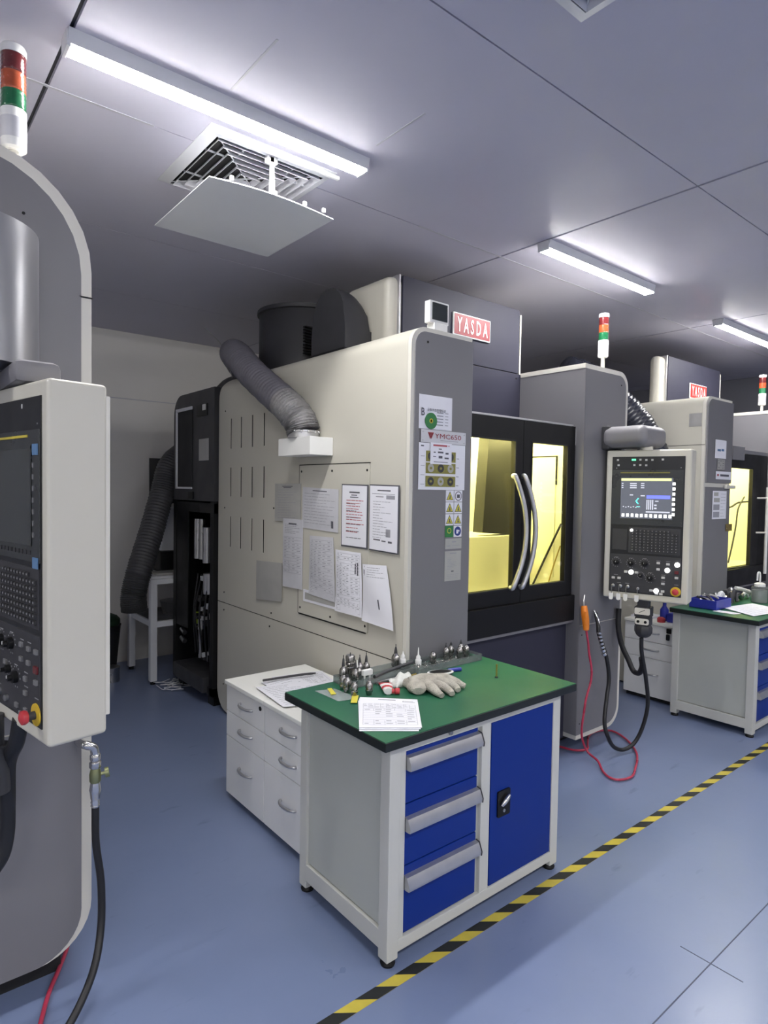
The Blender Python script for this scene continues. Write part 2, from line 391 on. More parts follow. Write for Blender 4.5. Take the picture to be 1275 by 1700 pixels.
# wall panel joints of the back wall
trim = link('trim_1', MB().box(X0, X1, Y1-.006, Y1, 2.52, 2.528), M['pale_strip'], kind='structure')
ceil = link('ceiling', MB().box(X0-.1, X1+.1, Y0-.1, Y1+.1, ZC+.018, ZC+.08), M['ceiling_dark'], kind='structure')
xs = [X0, -4.53, -2.01, .51, 3.03, 5.55, 8.07, X1]; ys = [Y0, -3.39, -2.19, -.99, .21, 1.41, 2.61, 3.81, 5.01, Y1]
for i in range(len(xs)-1):
    for j in range(len(ys)-1):
        link('ceiling_panel', MB().box(xs[i]+(.008 if i else 0), xs[i+1]-.008, ys[j]+.003, ys[j+1]-.003, ZC, ZC+.018), M['ceiling'], ceil, kind='structure')
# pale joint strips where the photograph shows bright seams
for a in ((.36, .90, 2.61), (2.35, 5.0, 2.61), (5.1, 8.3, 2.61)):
    link('pale_strip', MB().box(a[0], a[1], a[2]-.006, a[2]+.006, ZC-.0015, ZC+.003), M['pale_strip'], ceil, kind='structure')
for a in ((1.035, 1.85, 2.19), (1.668, 1.83, 2.13)):  # two short pale lines before the vent, laid as thin strips
    link('pale_strip', MB().box(a[0]-.004, a[0]+.004, a[1], a[2], ZC-.0015, ZC+.003), M['pale_strip'], ceil, kind='structure')
# painted joints of the floor sheets
M['floor_joint'] = mat('floor_joint', (.05, .065, .11), .5)
link('trim_2', MB().box(1.2, 8.3, .948, .952, 0, .0008), M['floor_joint'], kind='structure')
link('trim_3', MB().box(2.343, 2.347, .84, 1.06, 0, .0009), M['floor_joint'], kind='structure')
# dark window of the back wall, built as a flat panel
pbox('trim_4', None, M['wall_frame'], 2.11, 2.75, Y1-.02, Y1, 1.53, 1.97, kind='structure')
# hazard tape on the floor
tp = MB()
yl, yh = 1.571, 1.617
def stripe(x, wd): tp.add([(x+.062, yl, .0012), (x+.062+wd, yl, .0012), (x+wd, yh, .0012), (x, yh, .0012)], [(0, 1, 2, 3)])
tp.add([(-3, yl, .0006), (8.3, yl, .0006), (8.3, yh, .0006), (-3, yh, .0006)], [(0, 1, 2, 3)])
tp.cur = 1
x = 1.307-.0875*50
x = 1.3945-.1750*25
while x < 8.1: stripe(x, .0885); x += .1755
tape = solo('hazard_tape', tp, [M['yellow_tape'], M['black_tape']], 'black and yellow striped warning tape stuck along the blue floor', 'tape')

# ceiling lamps
def batten(x, y, label, lit=True, L=1.21):
    t = thing('ceiling_light', label, 'light', (x, y, ZC-.055), 'lit battens along the machine row')
    part('housing', t, M['white_paint'], lambda b: b.prism([(y-.046, ZC), (y-.037, ZC-.0455), (y+.037, ZC-.0455), (y+.046, ZC)], 'x', x, x+L))
    part('diffuser', t, M['lamp'], lambda b: b.prism([(y-.035, ZC-.0457), (y-.034, ZC-.050), (y-.024, ZC-.055), (y+.024, ZC-.055), (y+.034, ZC-.050), (y+.035, ZC-.0457)], 'x', x+.012, x+L-.012))
    for xe in (x-.004, x+L-.008): part('end_cap', t, M['white_paint'], lambda b, xe=xe: b.box(xe, xe+.012, y-.038, y+.038, ZC-.055, ZC-.001, .002))
batten(.50, 2.275, 'bright ceiling batten directly above the open air vent')
batten(3.03, 2.285, 'bright ceiling batten in the middle, right of the dark ceiling joint')
batten(5.42, 2.32, 'small bright ceiling batten at the right edge of the photo')
for (x, y) in ((-2.0, 2.275), (-4.4, 2.275), (-4.4, -.8), (-1.95, -.8), (.5, -.8), (3.03, -.8), (5.5, -.8), (-4.4, -3.3), (-1.95, -3.3), (.5, -3.3), (3.03, -3.3), (5.5, -3.3)):  # unseen battens: rows carried on, most of them added as fill light
    batten(x, y, 'unseen ceiling batten added to the lamp rows as fill light')
# lamp behind the machines is off in the photograph: none is built there

# air vents
def grille(name, label, vx0, vy0, S, group=None):
    t = thing(name, label, 'air vent', (vx0+S/2, vy0+S/2, ZC-.03))
    c = (vx0+S/2, vy0+S/2)
    def ring(b, s0, s1, z0, z1):   # square ring sloping: outer half-size s0 at z0, inner half-size s1 at z1
        o = [(c[0]+sx*s0, c[1]+sy*s0, z0) for sx, sy in ((-1, -1), (1, -1), (1, 1), (-1, 1))]
        i = [(c[0]+sx*s1, c[1]+sy*s1, z1) for sx, sy in ((-1, -1), (1, -1), (1, 1), (-1, 1))]
        o2 = [(p[0], p[1], p[2]+.003) for p in o]; i2 = [(p[0], p[1], p[2]+.003) for p in i]
        b.add(o+i+o2+i2, [(k, (k+1) % 4, 4+(k+1) % 4, 4+k) for k in range(4)]+[(8+k, 12+k, 12+(k+1) % 4, 8+(k+1) % 4) for k in range(4)]
              + [(k, 8+k, 8+(k+1) % 4, (k+1) % 4) for k in range(4)]+[(4+k, 4+(k+1) % 4, 12+(k+1) % 4, 12+k) for k in range(4)])
    part('backing', t, M['dark_inside'], lambda b: b.box(vx0+.02, vx0+S-.02, vy0+.02, vy0+S-.02, ZC-.004, ZC-.001))
    def fr(b):
        ring(b, S/2, S/2-.045, ZC-.003, ZC-.022)
    part('frame', t, M['white_paint'], fr)
    k = 0; s = S/2-.055
    while s > .04:
        part('blade', t, M['blade_white'], lambda b, s=s: ring(b, s, s-.013, ZC-.030, ZC-.006)); s -= .040; k += 1
    for sx, sy in ((1, 1), (1, -1)):
        part('corner_rib', t, M['white_paint'], lambda b, sx=sx, sy=sy: b.cyl((c[0]-sx*(S/2-.05), c[1]-sy*(S/2-.05), ZC-.014), (c[0]+sx*(S/2-.05), c[1]+sy*(S/2-.05), ZC-.014), .003, 6))
    for sd in range(4):
        for q in (-.12, .12):
            def rib(b, sd=sd, q=q):
                lo, hi = abs(q)+.04, S/2-.055
                p = {0: (c[0]+q-.0015, c[0]+q+.0015, c[1]-hi, c[1]-lo), 1: (c[0]+q-.0015, c[0]+q+.0015, c[1]+lo, c[1]+hi), 2: (c[0]-hi, c[0]-lo, c[1]+q-.0015, c[1]+q+.0015), 3: (c[0]+lo, c[0]+hi, c[1]+q-.0015, c[1]+q+.0015)}[sd]
                b.box(*p, ZC-.016, ZC-.008)
            part('cross_rib', t, M['white_paint'], rib)
    return t
v1 = grille('air_vent', 'square louvred air vent beside the first batten, its cover hanging open', 1.065, 2.43, .61)
def flapf(b):
    N = 10; b.v = []
    for h in (0, -.004):
        for j in range(N+1):
            for i in range(N+1):
                u, v = i/N, j/N; x = 1.055+u*.60; y = 2.425+v*.62
                b.v.append(Vector((x, y, 2.938+h+.018*math.cos(math.pi*(u-.5))*(1-v)-.0*v)))
    q = (N+1)**2
    for j in range(N):
        for i in range(N):
            a = j*(N+1)+i; b.f += [(a, a+1, a+N+2, a+N+1), (a+q, a+N+1+q, a+N+2+q, a+1+q)]; b.mi += [0, 0]
    ring = [i for i in range(N+1)]+[(j+1)*(N+1)-1 for j in range(1, N+1)]+[N*(N+1)+i for i in range(N-1, -1, -1)]+[j*(N+1) for j in range(N-1, 0, -1)]
    for i in range(len(ring)): a, c2 = ring[i], ring[(i+1) % len(ring)]; b.f.append((a, c2, c2+q, a+q)); b.mi.append(0)
fl_o = part('hanging_cover', v1, M['white_paint'], flapf)
for q in (.10, .30, .45, .55):
    part('clip', fl_o, M['white'], lambda b, q=q: b.box(1.055+q-.008, 1.055+q+.008, 2.425, 2.437, 2.955, 2.972, .002))
part('hanger', v1, M['white'], lambda b: b.prism([(1.346, 2.952), (1.374, 2.952), (1.366, 3.13), (1.350, 3.13)], 'y', 2.462, 2.470))
part('hanger_bracket', v1, M['white'], lambda b: b.box(1.335, 1.385, 2.462, 2.49, 3.105, 3.135, .003))
part('edge_rail', v1, M['white'], lambda b: b.box(1.065, 1.68, 2.415, 2.432, 3.118, 3.132, .002))
v2 = grille('air_vent', 'pale square ceiling vent cut off by the top edge of the photo', 1.10, .56, .61)

# ================================================================ MACHINES
K = 1.02
FY = 2.258
def side_profile(ztop, r, xr, n=8, inset=0):
    """XZ profile up the left side, round the top corner and along the top"""
    P = []
    for k in range(n+1):
        a = math.radians(180-90*k/n); P.append((r+(r-inset)*math.cos(a), ztop-r+(r-inset)*math.sin(a)))
    return P
def signal_light(label, x, y, z0, s=1.0, pole=.08, group='signal towers on the machines'):
    t = thing('signal_light', label, 'signal light', (x, y, z0), group)
    part('pole', t, M['beige_light'], lambda b: b.cyl((x, y, z0), (x, y, z0+pole+.003), .011*s, 12))
    z = z0+pole; r = .029*s
    part('base', t, M['white'], lambda b: b.lathe([(r*.8, 0), (r, .006), (r, .095*s), (r*.98, .097*s)], (x, y, z), (0, 0, 1), 22))
    bs = part('rating_label', t, M['paper_old'], lambda b: b.lathe([(r*1.012, 0), (r*1.012, .05*s)], (x, y, z+.025*s), (0, 0, 1), 22)); bs['label'] = 'printed grey rating sticker'
    z += .097*s
    for nm, mm in (('green_lens', 'green_lens'), ('orange_lens', 'orange_lens'), ('red_lens', 'red_lens')):
        part(nm, t, M[mm], lambda b: b.lathe([(r*.95, 0), (r*.97, .002)]+[(r*(.97 if i % 2 else .925), .004+i*.0042*s) for i in range(9)]+[(r*.95, .044*s)], (x, y, z), (0, 0, 1), 22)); z += .044*s
    part('cap', t, M['white'], lambda b: b.lathe([(r, 0), (r, .016*s), (r*.9, .022*s), (r*.3, .025*s)], (x, y, z), (0, 0, 1), 22))
    return t
def tower(mt, x0, x1, y0, y1, z0, z1, r=.10, rb=.13, trim=.03, seam=.86, tb=None):
    P = rrect(x0, x1, z0, z1, tr=r, br=rb)
    part('tower_shell', mt, M['beige_light'], lambda b: b.prism(P, 'y', y0, y1))
    tb = trim if tb is None else tb
    Q = rrect(x0-.002, x1-trim, z0+tb, z1-trim, tr=r-trim*.6, br=rb-trim*.6)
    up = [(px, max(pz, seam+.003)) for px, pz in Q]; lo = [(px, min(pz, seam-.003)) for px, pz in Q]
    def ded(L):
        o = []
        for p in L:
            if not o or (abs(p[0]-o[-1][0])+abs(p[1]-o[-1][1])) > 1e-5: o.append(p)
        return o
    hi = [p for p in Q if p[1] > seam]; low = [p for p in Q if p[1] <= seam]
    up = [(x0-.002, seam+.003), (x1-trim, seam+.003)]+hi
    # rrect order: bl, br(arc), tr(arc), tl
    lo = [low[0]]+low[1:]+[(x1-trim, seam-.003), (x0-.002, seam-.003)]
    part('tower_front_upper', mt, M['grey'], lambda b: b.prism(up, 'y', y0-.004, y0+.02))
    part('tower_front_lower', mt, M['grey'], lambda b: b.prism(lo, 'y', y0-.004, y0+.02))
    part('tower_side', mt, M['grey'], lambda b: b.box(x0-.006, x0, y0-.004, y0+.52, z0+tb, z1-trim))
    part('tower_side_trim', mt, M['beige_light'], lambda b: b.box(x0-.010, x0+.002, y0-.004, y0+.50, z1-trim, z1, .002))
    for (sx, sz) in ((x1-(.09 if r < .2 else .20), z1-(.09 if r < .2 else .20)), (x0+.03, z0+.10), (x0+.03, seam-.06)):
        part('screw', mt, M['black'], lambda b: b.cyl((sx, y0-.0055, sz), (sx, y0-.003, sz), .005, 8))

def thicken(o, t=.004):
    md = o.modifiers.new('thick', 'SOLIDIFY'); md.thickness = t; md.offset = -1
    dg = bpy.context.evaluated_depsgraph_get(); me = bpy.data.meshes.new_from_object(o.evaluated_get(dg))
    o.modifiers.clear(); o.data = me; me.set_sharp_from_angle(angle=math.radians(30)); me.name = o.name
def machine(X, label, cw, zt_col, kind):
    mt = thing('machining_centre', label, 'machine', (X+1, FY+1, 0))
    yb = FY+2.13; r = .09; ZT = 2.49; SEAM = .852
    # inner dark body
    part('inner_body', mt, M['dark_inside'], lambda b: b.box(X+.014, X+.40, FY+.03, yb-.08, .12, ZT-.13))
    part('rear_body', mt, M['grey_dark'], lambda b: b.box(X+.40, X+1.93, FY+1.2, yb-.05, .12, ZT-.06))
    part('plinth', mt, M['black_matte'], lambda b: b.box(X+.06, X+1.85, FY+.20, yb-.1, .034, .12))
    # side cover as a grid with real slots
    slots_y = [1.93, 1.77, 1.605, 1.44]; slots_z = [(1.27, 1.49), (1.633, 1.84), (1.975, 2.19)]
    if kind != 'main': slots_y = []
    yc = sorted(set([.026, .3, .62, 1.0]+[v for s in slots_y for v in (s-.009, s+.009)]+[2.13])); 
    def grid(b, zs_prof, yl):
        """rows = list of (x,z); columns = y"""
        n = len(zs_prof)
        def ye(y, z, top, bot):
            rr = .16; e = 2.13
            if z > top-rr: e = 2.13-rr+math.sqrt(max(0, rr*rr-(z-(top-rr))**2))
            if z < bot+rr: e = 2.13-rr+math.sqrt(max(0, rr*rr-((bot+rr)-z)**2))
            return min(y, e) if y < 2.0 else e
        for (px, pz) in zs_prof:
            for y in yl: b.v.append(Vector((X+px, FY+ye(y, pz, ZT, .05), pz)))
        m = len(yl)
        for i in range(n-1):
            for j in range(m-1):
                hole = False
                for s in slots_y:
                    for (z0, z1) in slots_z:
                        if abs(yl[j]-(s-.009)) < 1e-6 and zs_prof[i][1] >= z0-1e-6 and zs_prof[i+1][1] <= z1+1e-6 and zs_prof[i][0] < 1e-6 and zs_prof[i+1][0] < 1e-6: hole = True
                if not hole: a = i*m+j; b.f.append((a, a+1, a+m+1, a+m)); b.mi.append(0)
    zrow = sorted(set([SEAM+.003, 1.1]+[v for s in slots_z for v in s]+[2.26, ZT-.16, ZT-.12, ZT-r-.005]))
    prof = [(0, z) for z in zrow]+side_profile(ZT, r, 0)+[(cw, ZT)]
    up = MB(); grid(up, prof, yc); o = link('upper_side_panel', up, M['beige'], mt)
    thicken(o)
    low = MB(); pl = [(0, z) for z in (.05, .06, .075, .10, .13, .17, .21, .5, SEAM-.003)]
    grid(low, pl, [.026, .3, 1.0, 2.13]); o = link('lower_side_panel', low, M['beige'], mt)
    thicken(o)
    # front column: pale trim frame and grey face
    tw = .022
    pr = [(X+cw, .08)]+[(X+cw, ZT), ]+[(X+px, pz) for px, pz in side_profile(ZT, r, 0)][::-1]+[(X, .08)]
    part('front_trim', mt, M['beige_light'], lambda b: b.prism(pr, 'y', FY, FY+.025))
    q = [(X+cw+.002, .14)]+[(X+cw+.002, ZT-tw)]+[(X+px, pz) for px, pz in side_profile(ZT, r, 0, inset=tw)][::-1]+[(X+tw, .14)]
    if kind == 'main':
        part('front_panel', mt, M['grey'], lambda b: b.prism(q, 'y', FY-.006, FY+.001))
    else:
        qu = [(p[0], max(p[1], 1.80)) for p in q]; ql = [(X+tw, .14), (X+cw+.002, .14), (X+cw+.002, 1.765), (X+tw, 1.765)]
        part('front_panel', mt, M['grey'], lambda b: b.prism(qu, 'y', FY-.012, FY+.001))
        part('front_panel', mt, M['grey'], lambda b: b.prism(ql, 'y', FY-.006, FY+.001))
        part('door_catch', mt, M['beige_light'], lambda b: b.box(X+cw-.12, X+cw+.05, FY-.03, FY-.006, 1.755, 1.785, .004))
        part('side_plate', mt, M['alu'], lambda b: b.box(X-.003, X, FY+.03, FY+.13, 2.247, 2.353))
        part('side_seam', mt, M['black'], lambda b: b.box(X-.001, X+.0005, FY+.0, FY+1.2, 2.098, 2.102))
    part('column_inner_side', mt, M['grey'], lambda b: b.box(X+cw-.004, X+cw, FY+.002, FY+.52, .14, ZT-.02))
    part('screw', mt, M['black'], lambda b: b.cyl((X+.10, FY-.008, 2.42), (X+.10, FY-.005, 2.42), .006, 8))
    # right hand tower
    tower(mt, X+1.45, X+1.95, FY, FY+2.1, .13, 2.507)
    # head cover between them
    part('head_cover', mt, M['beige'], lambda b: b.box(X+(.28 if kind == 'main' else .24), X+1.44, FY+.52, FY+(.95 if kind == 'main' else .62), 2.42, 2.925, .05, 4))
    part('head_front', mt, M['grey_dark'], lambda b: b.box(X+.375, X+1.425, FY+.505, FY+.56, 2.505, 2.93, .003))
    part('head_edge_strip', mt, M['beige_light'], lambda b: b.box(X+1.428, X+1.440, FY+.503, FY+.56, 2.50, 2.90))
    part('head_edge_strip', mt, M['alu'], lambda b: b.box(X+.345, X+.355, FY+.503, FY+.56, 2.50, 2.93))
    part('recess_panel', mt, M['grey_dark'], lambda b: b.box(X+cw, X+1.446, FY+.505, FY+.54, 2.10, 2.50, .002))
    part('screw', mt, M['black'], lambda b: b.cyl((X+1.40, FY+.502, 2.47), (X+1.40, FY+.506, 2.47), .006, 8))
    part('door_lintel', mt, M['grey'], lambda b: b.box(X+cw, X+1.446, FY+.10, FY+.54, 2.085, 2.11))
    # kick panel, ledge and chip tray
    part('kick_panel', mt, M['grey_dark'], lambda b: b.box(X+cw, X+1.446, FY+.09, FY+.6, .12, .895, .003))
    part('kick_ledge', mt, M['grey'], lambda b: b.box(X+cw, X+1.446, FY+.04, FY+.10, .878, .896, .002))
    part('sill', mt, M['black'], lambda b: b.box(X+cw, X+1.444, FY+.03, FY+.6, .896, 1.055, .004))
    # door leaves
    yd = FY+.052
    def leaf(nm, a0, a1, w0, w1, zt=2.115, zb=1.058, wz0=1.148, wz1=1.99, tr=0):
        fr = part(nm, mt, M['black'], lambda b: (b.box(X+a0, X+w0, yd, yd+.03, zb, zt), b.box(X+w1, X+a1, yd, yd+.03, zb, zt), b.box(X+w0, X+w1, yd, yd+.03, zb, wz0), b.box(X+w0, X+w1, yd, yd+.03, wz1, zt)))
        part('pane', fr, M['door_glass'], lambda b: b.box(X+w0, X+w1, yd+.010, yd+.016, wz0, wz1))
        part('gasket', fr, M['black_matte'], lambda b: (b.box(X+w0-.008, X+w0, yd-.003, yd, wz0-.008, wz1+.008), b.box(X+w1, X+w1+.008, yd-.003, yd, wz0-.008, wz1+.008), b.box(X+w0, X+w1, yd-.003, yd, wz0-.008, wz0), b.box(X+w0, X+w1, yd-.003, yd, wz1, wz1+.008)))
        return fr
    if kind == 'main':
        l1 = leaf('door', cw+.002, .922, .47, .850); l2 = leaf('door', .926, 1.435, 1.008, 1.353)
        for fr, hx, s in ((l1, .838, 1), (l2, .924, 1)):
            pts = [(X+hx-.006, yd-.002, 1.790)]+[(X+hx+.074*(1-(2*q-1)**2)-.006, yd-.022-.026*(1-(2*q-1)**2), 1.785-.63*q) for q in [i/8 for i in range(9)]]+[(X+hx-.006, yd-.002, 1.150)]
            part('handle', fr, M['alu'], lambda b: b.tube(pts, .0145, 12, 8))
        part('door_top_trim', mt, M['alu'], lambda b: b.box(X+cw, X+1.42, yd+.004, yd+.034, 2.115, 2.127, .002))
        part('door_corner_trim', mt, M['alu'], lambda b: b.tube([(X+1.40, yd+.004, 2.121), (X+1.428, yd+.004, 2.112), (X+1.441, yd+.004, 2.085), (X+1.441, yd+.004, 2.0)], .004, 8, 5))
    else:
        l1 = leaf('door', cw+.002, 1.28, .53, 1.10, 2.07, 1.0, 1.065, 1.94)
        part('handle', l1, M['white'], lambda b: b.tube([(X+1.30, yd-.06, 1.78), (X+1.30, yd-.06, .98)], .014, 10, 1))
        for z in (1.68, 1.36): part('handle_standoff', l1, M['beige_light'], lambda b: b.cyl((X+1.22, yd-.0, z), (X+1.30, yd-.06, z), .008, 8))
        part('door_jamb', mt, M['black'], lambda b: b.box(X+1.282, X+1.446, yd, yd+.03, 1.0, 2.07))
        part('door_latch_plate', mt, M['grey'], lambda b: b.box(X+.62, X+.86, yd-.02, yd, 2.01, 2.13, .004))
        part('door_upper_panel', mt, M['grey'], lambda b: b.box(X+cw, X+1.446, yd+.0, yd+.04, 2.075, 2.105))
    # lit enclosure behind the panes
    e0, e1, f0, f1, g0, g1 = X+cw+.004, X+1.44, FY+.085, FY+.66, 1.06, 2.075
    enc = part('enclosure', mt, M['inner_white'], lambda b: (b.box(e0, e1, f1, f1+.01, g0, g1), b.box(e0-.0, e0+.01, f0+.05, f1, g0, g1), b.box(e1-.01, e1, f0, f1, g0, g1), b.box(e0, e1, f0, f1, g0-.0, g0+.01), b.box(e0, e1, f0, f1, g1-.01, g1)))
    if kind == 'main':
        part('spindle_cover', enc, M['inner_grey'], lambda b: b.prism([(X+.85, 1.45), (X+1.14, 1.43), (X+1.16, 2.05), (X+.89, 2.05)], 'y', f0+.20, f0+.28))
        part('tank', enc, M['inner_white'], lambda b: b.box(X+.62, X+1.25, f0+.19, f1-.01, 1.07, 1.43, .01))
        part('tool_door', enc, M['inner_white'], lambda b: b.box(X+1.424, X+1.430, f0+.10, f0+.55, 1.15, 1.93))
        part('tool_door_edge', enc, M['black'], lambda b: (b.box(X+1.420, X+1.431, f0+.095, f0+.55, 1.93, 1.938), b.box(X+1.420, X+1.431, f0+.09, f0+.098, 1.75, 1.938)))
        part('coolant_hose', enc, M['rubber'], lambda b: b.tube([(X+1.405, f0+.25, 1.07), (X+1.41, f0+.15, 1.28), (X+1.405, f0+.035, 1.50)], .007, 8, 6))
        part('coolant_hose', enc, M['brass'], lambda b: b.tube([(X+1.41, f0+.13, 1.09), (X+1.41, f0+.09, 1.22), (X+1.41, f0+.04, 1.36)], .0045, 8, 6))
        o, _ = sheet('inner_sticker', '', '', (X+1.06, f1-.01, 1.70), (X+1.13, f1-.01, 1.70), (X+1.13, f1-.01, 1.50), (X+1.06, f1-.01, 1.50), (0, -1, 0), M['inner_white'], [(.2, .1, .8, .14, 'ink'), (.2, .3, .8, .34, 'ink'), (.2, .1, .25, .34, 'ink'), (.75, .1, .8, .34, 'ink'), (.1, .55, .2, .85, 'ink'), (.8, .55, .9, .85, 'ink'), (.3, .6, .7, .66, 'ink'), (.3, .8, .7, .86, 'ink')], parent=enc)
    else:
        part('coolant_hose', enc, M['rubber'], lambda b: b.tube([(X+.74, f0+.04, 1.59), (X+.88, f0+.05, 1.60), (X+1.02, f0+.05, 1.635), (X+1.2, f0+.04, 1.645)], .009, 8, 6))
        part('coolant_hose', enc, M['rubber'], lambda b: b.tube([(X+1.10, f0+.03, 1.69), (X+1.0, f0+.04, 1.58), (X+.96, f0+.04, 1.42), (X+.90, f0+.04, 1.26), (X+.80, f0+.03, 1.10)], .007, 8, 6))
    part('work_fill_lamp', enc, M['work_fill_lamp'], lambda b: b.box(e0+.10, e1-.10, f0+.02, f0+.06, g1-.035, g1-.012))
    part('work_fill_lamp', enc, M['work_fill_lamp'], lambda b: b.box(e0+.05, e1-.15, f1-.16, f1-.12, g1-.035, g1-.012))  # extra rear lamp, added to brighten the back wall of the enclosure
    return mt
M['work_fill_lamp'] = mat('work_fill_lamp', (1, .95, .6), .4, emit=24, ecol=(1.0, .96, .72))

mB = machine(2.0, 'large beige and grey machining centre in the middle with papers stuck on its side', .42, 2.49, 'main')
mC = machine(5.12, 'grey machining centre behind the right-hand control console, single yellow window', .483, 2.49, 'far')

def name_plate(mt, x0, x1, y, z0, z1, m, s, skew=0):
    p = part('name_plate', mt, M['white'], lambda b: b.box(x0, x1, y-.012, y, z0, z1, .004))
    part('plate_field', p, m, lambda b: b.box(x0+.008, x1-.008, y-.014, y-.010, z0+.008, z1-.008))
    text('lettering', s, p, M['white'], (x0+.030, y-.0145, z0+.024), (1, 0, 0), (0, -1, 0), (x1-x0)-.06, (z1-z0)-.048, .0015, bold=.015)
name_plate(mB, 2.775, 3.115, 2.762, 2.66, 2.80, M['red'], 'Y A S D A')
name_plate(mC, 2.775+3.12, 3.115+3.12, 2.762, 2.60, 2.74, M['red_paint2'], 'Y A S D A')

# hatch panel, screws and label holder on the side of the middle machine
hp = part('hatch_panel', mB, M['beige'], lambda b: b.box(1.994, 1.9995, 2.56, 3.245, .952, 1.836))
part('hatch_edge', hp, M['black'], lambda b: (b.box(1.9935, 1.9965, 2.555, 3.245, 1.836, 1.841), b.box(1.9935, 1.9965, 2.575, 3.24, .944, .951), b.box(1.9935, 1.9965, 3.243, 3.247, .95, 1.838)))
for (y, z) in ((3.22, 1.80), (2.90, 1.80), (2.58, 1.80), (3.22, .985), (2.90, .98), (2.58, .985)):
    part('screw', hp, M['black'], lambda b: b.cyl((1.9925, y, z), (1.995, y, z), .007, 8))
for (y, z) in ((4.28, .93), (4.28, 1.55), (4.28, 2.25), (3.58, .89), (3.60, .80), (3.56, 1.57), (4.28, .80), (4.28, .25)):
    part('screw', mB, M['black'], lambda b: b.cyl((1.997, y, z), (2.001, y, z), .006, 8))
part('label_holder', hp, M['paper'], lambda b: b.box(1.990, 1.9945, 2.70, 3.18, 1.03, 1.10))
part('label_holder_slot', hp, M['sleeve'], lambda b: b.box(1.9885, 1.9902, 2.73, 3.16, 1.045, 1.085))
# spigot box and duct
sp = part('duct_box', mB, M['white'], lambda b: b.box(1.845, 1.998, 2.90, 3.24, 1.885, 1.985, .003))
part('duct_collar', mB, M['alu'], lambda b: b.lathe([(.088, 0), (.088, .03), (.094, .032), (.094, .042)], (1.915, 3.08, 1.985), (0, 0, 1), 24))
for k in range(5):
    a = 3.6+k*.45; part('clamp_screw', mB, M['chrome'], lambda b: b.sphere((1.915+.093*math.cos(a), 3.08+.093*math.sin(a), 2.02), .008))
def duct(name, pts, r, m, label, cat='hose', pitch=.022, amp=.05, n=None, group=None, seg=26, m2=None, frac=0):
    L = sum((Vector(pts[i+1])-Vector(pts[i])).length for i in range(len(pts)-1)); nn = max(4, int(L/(len(pts)-1)/pitch*4))
    b = MB(); b.tube(pts, r, seg, nn, rf=lambda i, N: 1+amp*math.sin(i*math.pi/2)+.012*math.sin(i*.37))
    if m2:
        R = random.Random(1); q = int(len(b.f)*frac); b.mi = [1 if i < q else 0 for i in range(len(b.f))]
        for i in range(seg*2, int(len(b.v)*frac)): b.v[i] += Vector((R.uniform(-1, 1), R.uniform(-1, 1), R.uniform(-1, 1)))*.0022
        m = [m, m2]
    return solo(name, b, m, label, cat, group, smooth=80)
duct('exhaust_duct', [(1.915, 3.08, 2.02), (1.905, 3.10, 2.08), (1.89, 3.20, 2.17), (1.885, 3.43, 2.30), (1.885, 3.66, 2.43), (1.90, 3.85, 2.55), (1.94, 4.02, 2.615), (2.03, 4.20, 2.64), (2.2, 4.42, 2.60)], .092, M['hose_grey'],
     'grey ribbed exhaust duct rising from the white box on the beige machine side', m2=M['hose_light'], frac=.28)
# roof plant on the middle machine
cy = thing('mist_collector', 'black cylindrical mist collector standing on the roof of the middle machine', 'vent', (2.50, 4.02, 2.492))
part('drum', cy, M['charcoal'], lambda b: b.lathe([(.33, 0), (.33, .45), (.32, .463), (.29, .468)], (2.50, 4.02, 2.492), (0, 0, 1), 40))
part('louvre_plate', cy, M['black'], lambda b: [b.box(2.30, 2.42, 3.695-.006, 3.72, 2.62+k*.02, 2.628+k*.02) for k in range(10)])
part('rim', cy, M['charcoal'], lambda b: b.lathe([(.335, .453), (.345, .458), (.345, .483), (.33, .488)], (2.50, 4.02, 2.492), (0, 0, 1), 40))
dm = thing('duct_elbow', 'tall black round-topped duct housing on the roof beside the beige head cover', 'duct', (2.19, 3.1, 2.495))
def dome(b):
    N = 14
    for j in range(N+1):
        for i in range(N+1):
            u, v = i/N, j/N; x = 2.09+.19*u; y = 2.93+.35*v
            cy = math.sqrt(max(0, 1-abs(2*v-1)**2.6)); cx = math.sqrt(max(0, 1-max(0, (u-.25)/.75)**2.4))
            b.v.append(Vector((x, y, 2.62+.25*cy*(.35+.65*cx)*(cx > 0))))
    o = (N+1)**2
    for j in range(N):
        for i in range(N): a = j*(N+1)+i; b.f.append((a, a+1, a+N+2, a+N+1)); b.mi.append(0)
    ring = [i for i in range(N+1)]+[(j+1)*(N+1)-1 for j in range(1, N+1)]+[N*(N+1)+i for i in range(N-1, -1, -1)]+[j*(N+1) for j in range(N-1, 0, -1)]
    n0 = len(b.v)
    for k in ring: p = b.v[k]; b.v.append(Vector((p.x, p.y, 2.495)))
    for k in range(len(ring)): c = (k+1) % len(ring); b.f.append((ring[k], ring[c], n0+c, n0+k)); b.mi.append(0)
part('housing', dm, M['charcoal'], dome)
part('base_flange', dm, M['black'], lambda b: b.box(2.08, 2.29, 2.92, 3.29, 2.492, 2.505, .002))
# thermometer on the column top
K = 1.02
th = thing('thermometer', 'small white digital thermometer standing on the beige machine corner', 'thermometer', (2.21, 2.30, 2.49))
part('case', th, M['white'], lambda b: b.box(2.150, 2.282, 2.295, 2.335, 2.535, 2.645, .004))
part('base', th, M['white'], lambda b: b.box(2.175, 2.27, 2.288, 2.345, 2.492, 2.537, .006))
part('display', th, M['screen_off'], lambda b: b.box(2.165, 2.270, 2.2905, 2.296, 2.55, 2.635, .002))

